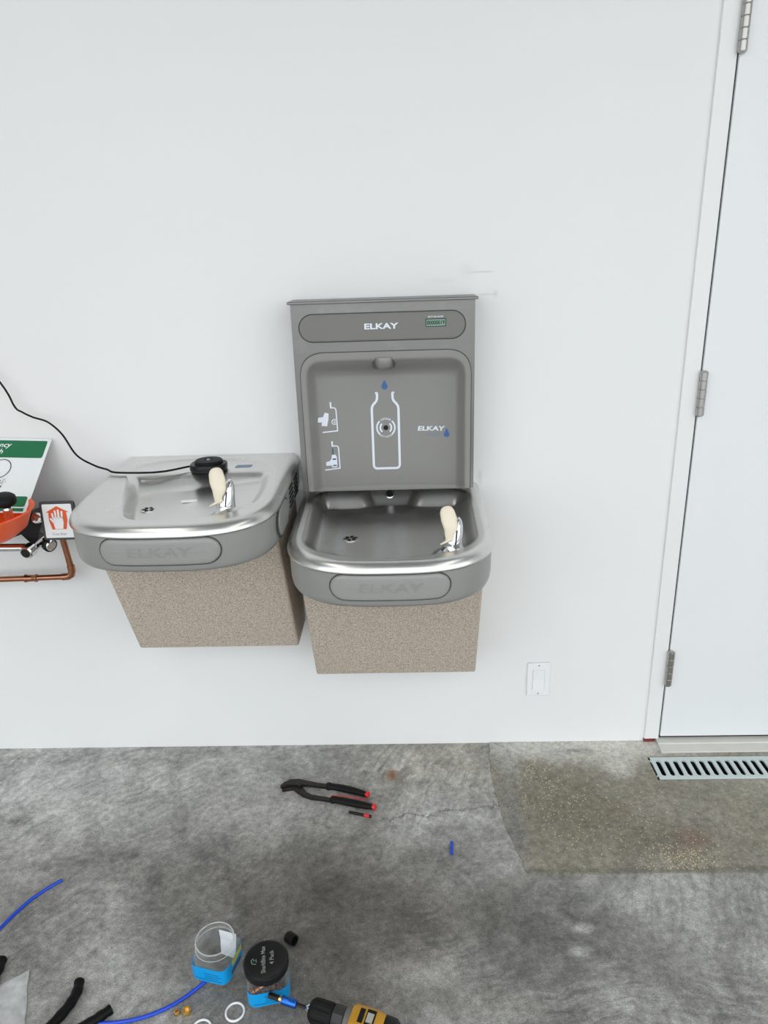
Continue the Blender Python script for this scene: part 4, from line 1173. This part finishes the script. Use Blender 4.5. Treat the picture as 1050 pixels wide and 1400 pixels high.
# --- black tube pieces and cap
def foam(pts, r, label, origin):
    path = crom(pts, 6); n = len(path)
    rad = [r * (1 + 0.06 * math.sin(i * 1.3)) for i in range(n)]
    mb = MB(); mb.tube(path, rad, 14, False)
    # hollow inside
    mb.tube([path[0], path[1], path[2]], r * .55, 12, True)
    o = mb.build('black_tube', M['foam'], origin=origin, label=label, cat='tube'); return shade_auto(fix_normals(o), 60)
foam([(-.677, -.792, .011), (-.672, -.815, .011), (-.676, -.845, .011), (-.690, -.878, .011), (-.715, -.925, .011)], .0105, 'long curved black foam tube beside the plastic bag', (-.68, -.84, 0))
foam([(-.585, -.852, .0105), (-.601, -.867, .0105), (-.622, -.884, .0105), (-.66, -.908, .0105)], .0100, 'straight black foam tube end between bag and blue tube', (-.6, -.87, 0))
foam([(-.872, -.742, .012), (-.868, -.765, .012), (-.866, -.80, .012), (-.872, -.85, .012)], .0115, 'black foam tube at the left edge behind the plastic bag', (-.87, -.78, 0))
a = Vector((-.246, -.688, .012)); d = Vector((.018, -.014, .003))
mb = MB(); mb.lathe([(.011, 0.0), (.0125, .002), (.0125, .020), (.0118, .023), (.0095, .023), (.0090, .008), (.001, .008)], a, d, 24)
shade_auto(mb.build('rubber_plug', M['rubber'], origin=(-.24, -.695, 0), label='small black rubber plug lying behind the lidded jar', cat='plug'), 40)

# --- brass fittings, white rings
nt = thing('brass_nut', (-.4285, -.853, 0), 'larger brass hex nut near the blue tube', 'nut')
hexa = [(.0095 * math.cos(math.pi / 3 * k + .3), .0095 * math.sin(math.pi / 3 * k + .3)) for k in range(6)]
c0 = Vector((-.4285, -.853, 0.0)); tilt = Matrix.Rotation(0.25, 3, 'X')
mb = MB(); rings = []
for hh_, rr_ in ((0.0015, 1.0), (0.0105, 1.0)): rings.append([tuple(c0 + tilt @ Vector((x * rr_, y * rr_, hh_)) + Vector((0, 0, .001))) for x, y in hexa])
mb.loft(rings, True, False)
rings = [rings[-1]] + [[tuple(c0 + tilt @ Vector((.0062 * math.cos(math.pi / 3 * k + .3), .0062 * math.sin(math.pi / 3 * k + .3), z)) + Vector((0, 0, .001))) for k in range(6)] for z in (.0105, .003)]
mb.loft(rings, False, True); mb_o = fix_normals(mb.build('hex_body', M['brass'], nt))
mb = MB(); mb.torus(c0 + tilt @ Vector((0, 0, .0118)) + Vector((0, 0, .001)), .0066, .0012, tilt @ Vector((0, 0, 1)), 20, 6); mb.build('flange', M['brass'], nt)
mb = MB(); mb.lathe([(.0055, 0.0005), (.0062, .0015), (.0062, .0075), (.0048, .0085), (.0038, .0085), (.0036, .002), (.001, .002)], (-.449, -.8565, 0), (.05, .1, 1), 16)
shade_auto(mb.build('brass_ferrule', M['brass'], origin=(-.449, -.8565, 0), label='tiny brass ferrule left of the brass nut', cat='fitting'), 40)
mb = MB(); mb.torus((-.330, -.853, .0028), .0193, .0024, (0.02, .03, 1), 40, 8, 0.95); 
shade_auto(mb.build('white_ring', M['white_plastic'], origin=(-.33, -.853, 0), label='white plastic ring lying in front of the jars, wholly in view', cat='ring', group='white plastic rings'), 80)
mb = MB(); mb.torus((-.390, -.888, .0028), .0190, .0023, (0, 0, 1), 40, 8)
shade_auto(mb.build('white_ring', M['white_plastic'], origin=(-.39, -.888, 0), label='white plastic ring cut off by the bottom edge of the photo', cat='ring', group='white plastic rings'), 80)

# --- cordless drill, bit pointing at the closed jar
dr = thing('cordless_drill', (-0.05, -0.93, 0), 'yellow and black cordless drill with a blue bit holder lying on its side', 'drill')
tip = Vector((-.258, -.8495, .046)); axd = (Vector((-.06, -.909, .038)) - tip).normalized()
HM = lambda h: h * 1.2 if h < .08 else h + .016
def seg(name, prof, mat, n=24, parent=dr, ang=35):
    mb = MB(); mb.lathe([(r_, HM(h_)) for r_, h_ in prof], tip, axd, n); return shade_auto(mb.build(name, mat, parent), ang)
seg('nut_driver', [(.0045, 0.0), (.0062, .001), (.0066, .004), (.0066, .019), (.006, .020)], M['black'], 6)
seg('driver_ring', [(.0054, .0200), (.0054, .0245)], M['brass'], 16)
seg('bit_holder', [(.0060, .0245), (.0080, .0255), (.0084, .028), (.0084, .050), (.0076, .0515)], M['blue_metal'], 20)
seg('bit_shank', [(.0042, .0515), (.0042, .0700)], M['darksteel'], 6)
seg('chuck_nose', [(.0060, .0690), (.0105, .0735), (.0145, .0780)], M['chrome'], 24)
# ribbed chuck sleeve
rings = []; n = 48
ax_u = (Vector((0, 0, 1)) - axd * axd.z).normalized(); ax_w = axd.cross(ax_u)
def ribring(r, hgt, rib): return [tuple(tip + axd * HM(hgt) + (ax_u * math.cos(2 * math.pi * k / n) + ax_w * math.sin(2 * math.pi * k / n)) * (r - (rib if (k // 2) % 2 else 0))) for k in range(n)]
for r_, h_, q in ((.0160, .0765, 0), (.0215, .0810, .0006), (.0235, .0880, .0012), (.0235, .1180, .0012), (.0220, .1240, 0)): rings.append(ribring(r_, h_, q))
mb = MB(); mb.loft(rings); mb_o = mb.build('chuck', M['rubber'], dr)
seg('torque_collar', [(.0195, .1240), (.0230, .1260), (.0238, .1290), (.0238, .1470), (.0225, .1490)], plain('dark_collar', (.03, .03, .032), .4), 10, dr, 20)
seg('gearbox_ring', [(.0225, .1490), (.0265, .1510), (.0270, .1590), (.0260, .1620)], plain('grey_ring', srgb(96, 96, 92), .5), 28)
# motor housing: rounded box sections along the axis
def boxring(hgt, a, b, rc, sh=0.0):
    pts = rround([(-a, -b), (a, -b), (a, b), (-a, b)], rc, 5)
    return [tuple(tip + axd * HM(hgt) + ax_u * x + ax_w * (y + sh)) for x, y in pts]
mb = MB(); mb.loft([boxring(.1615, .025, .026, .018), boxring(.167, .0275, .0285, .016), boxring(.205, .0275, .0290, .016), boxring(.228, .0265, .028, .018)])
fix_normals(shade_auto(mb.build('motor_housing', M['yellow'], dr), 40))
mb = MB(); mb.loft([boxring(.227, .0262, .0278, .018), boxring(.250, .0255, .0270, .018), boxring(.258, .020, .022, .018), boxring(.261, .012, .014, .01)])
fix_normals(shade_auto(mb.build('rear_cap', M['black'], dr), 40))
for h0, h1, y0_, y1_ in ((.178, .188, -.016, .012), (.192, .210, -.018, .014)):
    mb = MB(); mb.loft([[tuple(tip + axd * HM(h) + ax_u * q + ax_w * y) for h, y in ((h0, y0_), (h1, y0_), (h1, y1_), (h0, y1_))] for q in (.0265, .0285)])
    fix_normals(mb.build('selector', M['black'], dr))
mb = MB(); mb.loft([[tuple(tip + axd * HM(h) + ax_u * q + ax_w * y) for h, y in ((.1945, -.010), (.2070, -.010), (.2070, .008), (.1945, .008))] for q in (.028, .0305)])
fix_normals(mb.build('switch_slider', plain('slider_grey', srgb(170, 168, 160), .5), dr))
# handle and battery lie flat on the floor towards the camera
hd = -ax_w if ax_w.y > 0 else ax_w
def hring(d, a, b, rc, sh): 
    pts = rround([(-a, -b), (a, -b), (a, b), (-a, b)], rc, 5)
    return [tuple(tip + axd * (.234 + sh) + hd * d + ax_u * y + axd * x) for x, y in pts]
mb = MB(); mb.loft([hring(.022, .022, .018, .012, 0), hring(.05, .019, .017, .012, .004), hring(.09, .018, .017, .012, .010), hring(.125, .023, .019, .012, .010)])
fix_normals(shade_auto(mb.build('handle', M['rubber'], dr), 40))
mb = MB(); mb.loft([hring(.125, .050, .032, .008, .000), hring(.130, .056, .0345, .010, .000), hring(.165, .056, .0345, .010, 0), hring(.170, .050, .030, .010, 0)])
fix_normals(shade_auto(mb.build('battery', M['yellow'], dr), 40))
mb = MB(); mb.loft([hring(.030, .006, .008, .004, -.026), hring(.050, .006, .008, .004, -.022)]); fix_normals(mb.build('trigger', M['black'], dr))

# --- crumpled clear bag
nx_, ny_ = 26, 26; V = []; top = []; A = Vector((-.803, -.760)); B_ = Vector((-1.06, -.945)); C_ = Vector((-.745, -.900)); D_ = Vector((-.98, -1.12))
for j in range(ny_ + 1):
    for i in range(nx_ + 1):
        u_, v_ = i / nx_, j / ny_
        p = A.lerp(B_, u_).lerp(C_.lerp(D_, u_), v_)
        e = min(u_, v_, 1 - u_, 1 - v_)
        h = .004 + .030 * min(1, e * 3.5) * (0.5 + 0.9 * abs(mnoise.noise(Vector((p.x * 17, p.y * 17, 3.1)))) + 0.35 * mnoise.noise(Vector((p.x * 45, p.y * 45, 1.7))))
        V.append((p.x + .004 * mnoise.noise(Vector((p.x * 25, p.y * 25, 9))), p.y, max(h, .003)))
n_ = len(V); V2 = V + [(x, y, .0008) for x, y, z in V]
F = []
W_ = nx_ + 1
for j in range(ny_):
    for i in range(nx_):
        a = j * W_ + i; F.append((a, a + 1, a + W_ + 1, a + W_)); F.append((n_ + a, n_ + a + W_, n_ + a + W_ + 1, n_ + a + 1))
bd = [i for i in range(W_)] + [j * W_ + nx_ for j in range(1, ny_ + 1)] + [ny_ * W_ + i for i in range(nx_ - 1, -1, -1)] + [j * W_ for j in range(ny_ - 1, 0, -1)]
for k in range(len(bd)): a, b = bd[k], bd[(k + 1) % len(bd)]; F.append((a, n_ + a, n_ + b, b))
bag = fix_normals(MB().add(V2, F).build('plastic_bag', M['bag'], origin=(-.9, -.93, 0), label='crumpled cloudy clear plastic bag in the lower left corner', cat='bag', smooth=True))

# --- loose grit on the patch: too fine to count
mb = MB(); rg = random.Random(11)
for cx, cy, sx_, sy_, n in ((.42, -.22, .06, .09, 240), (.52, -.30, .14, .12, 260), (.722, -.472, .045, .026, 330), (.66, -.40, .10, .08, 160), (.40, -.12, .03, .04, 70)):
    for k in range(n):
        x, y = rg.gauss(cx, sx_), rg.gauss(cy, sy_)
        if not (.31 < x < 1.5 and -.50 < y < -.02) or (GX0 - .01 < x and GY0 - .006 < y < GY1 + .01): continue
        r_ = rg.uniform(.0008, .0026); a = rg.random() * 6.28
        ps = [(x + r_ * math.cos(a + q), y + r_ * .8 * math.sin(a + q), zt) for q in (0, 2.1, 4.2)]
        mb.add(ps + [(x, y, zt + r_ * .8)], [(0, 1, 3), (1, 2, 3), (2, 0, 3), (0, 2, 1)])
mb.build('loose_grit', M['grain'], label='pale loose grit scattered over the concrete patch by the drain', cat='grit', kind='stuff')
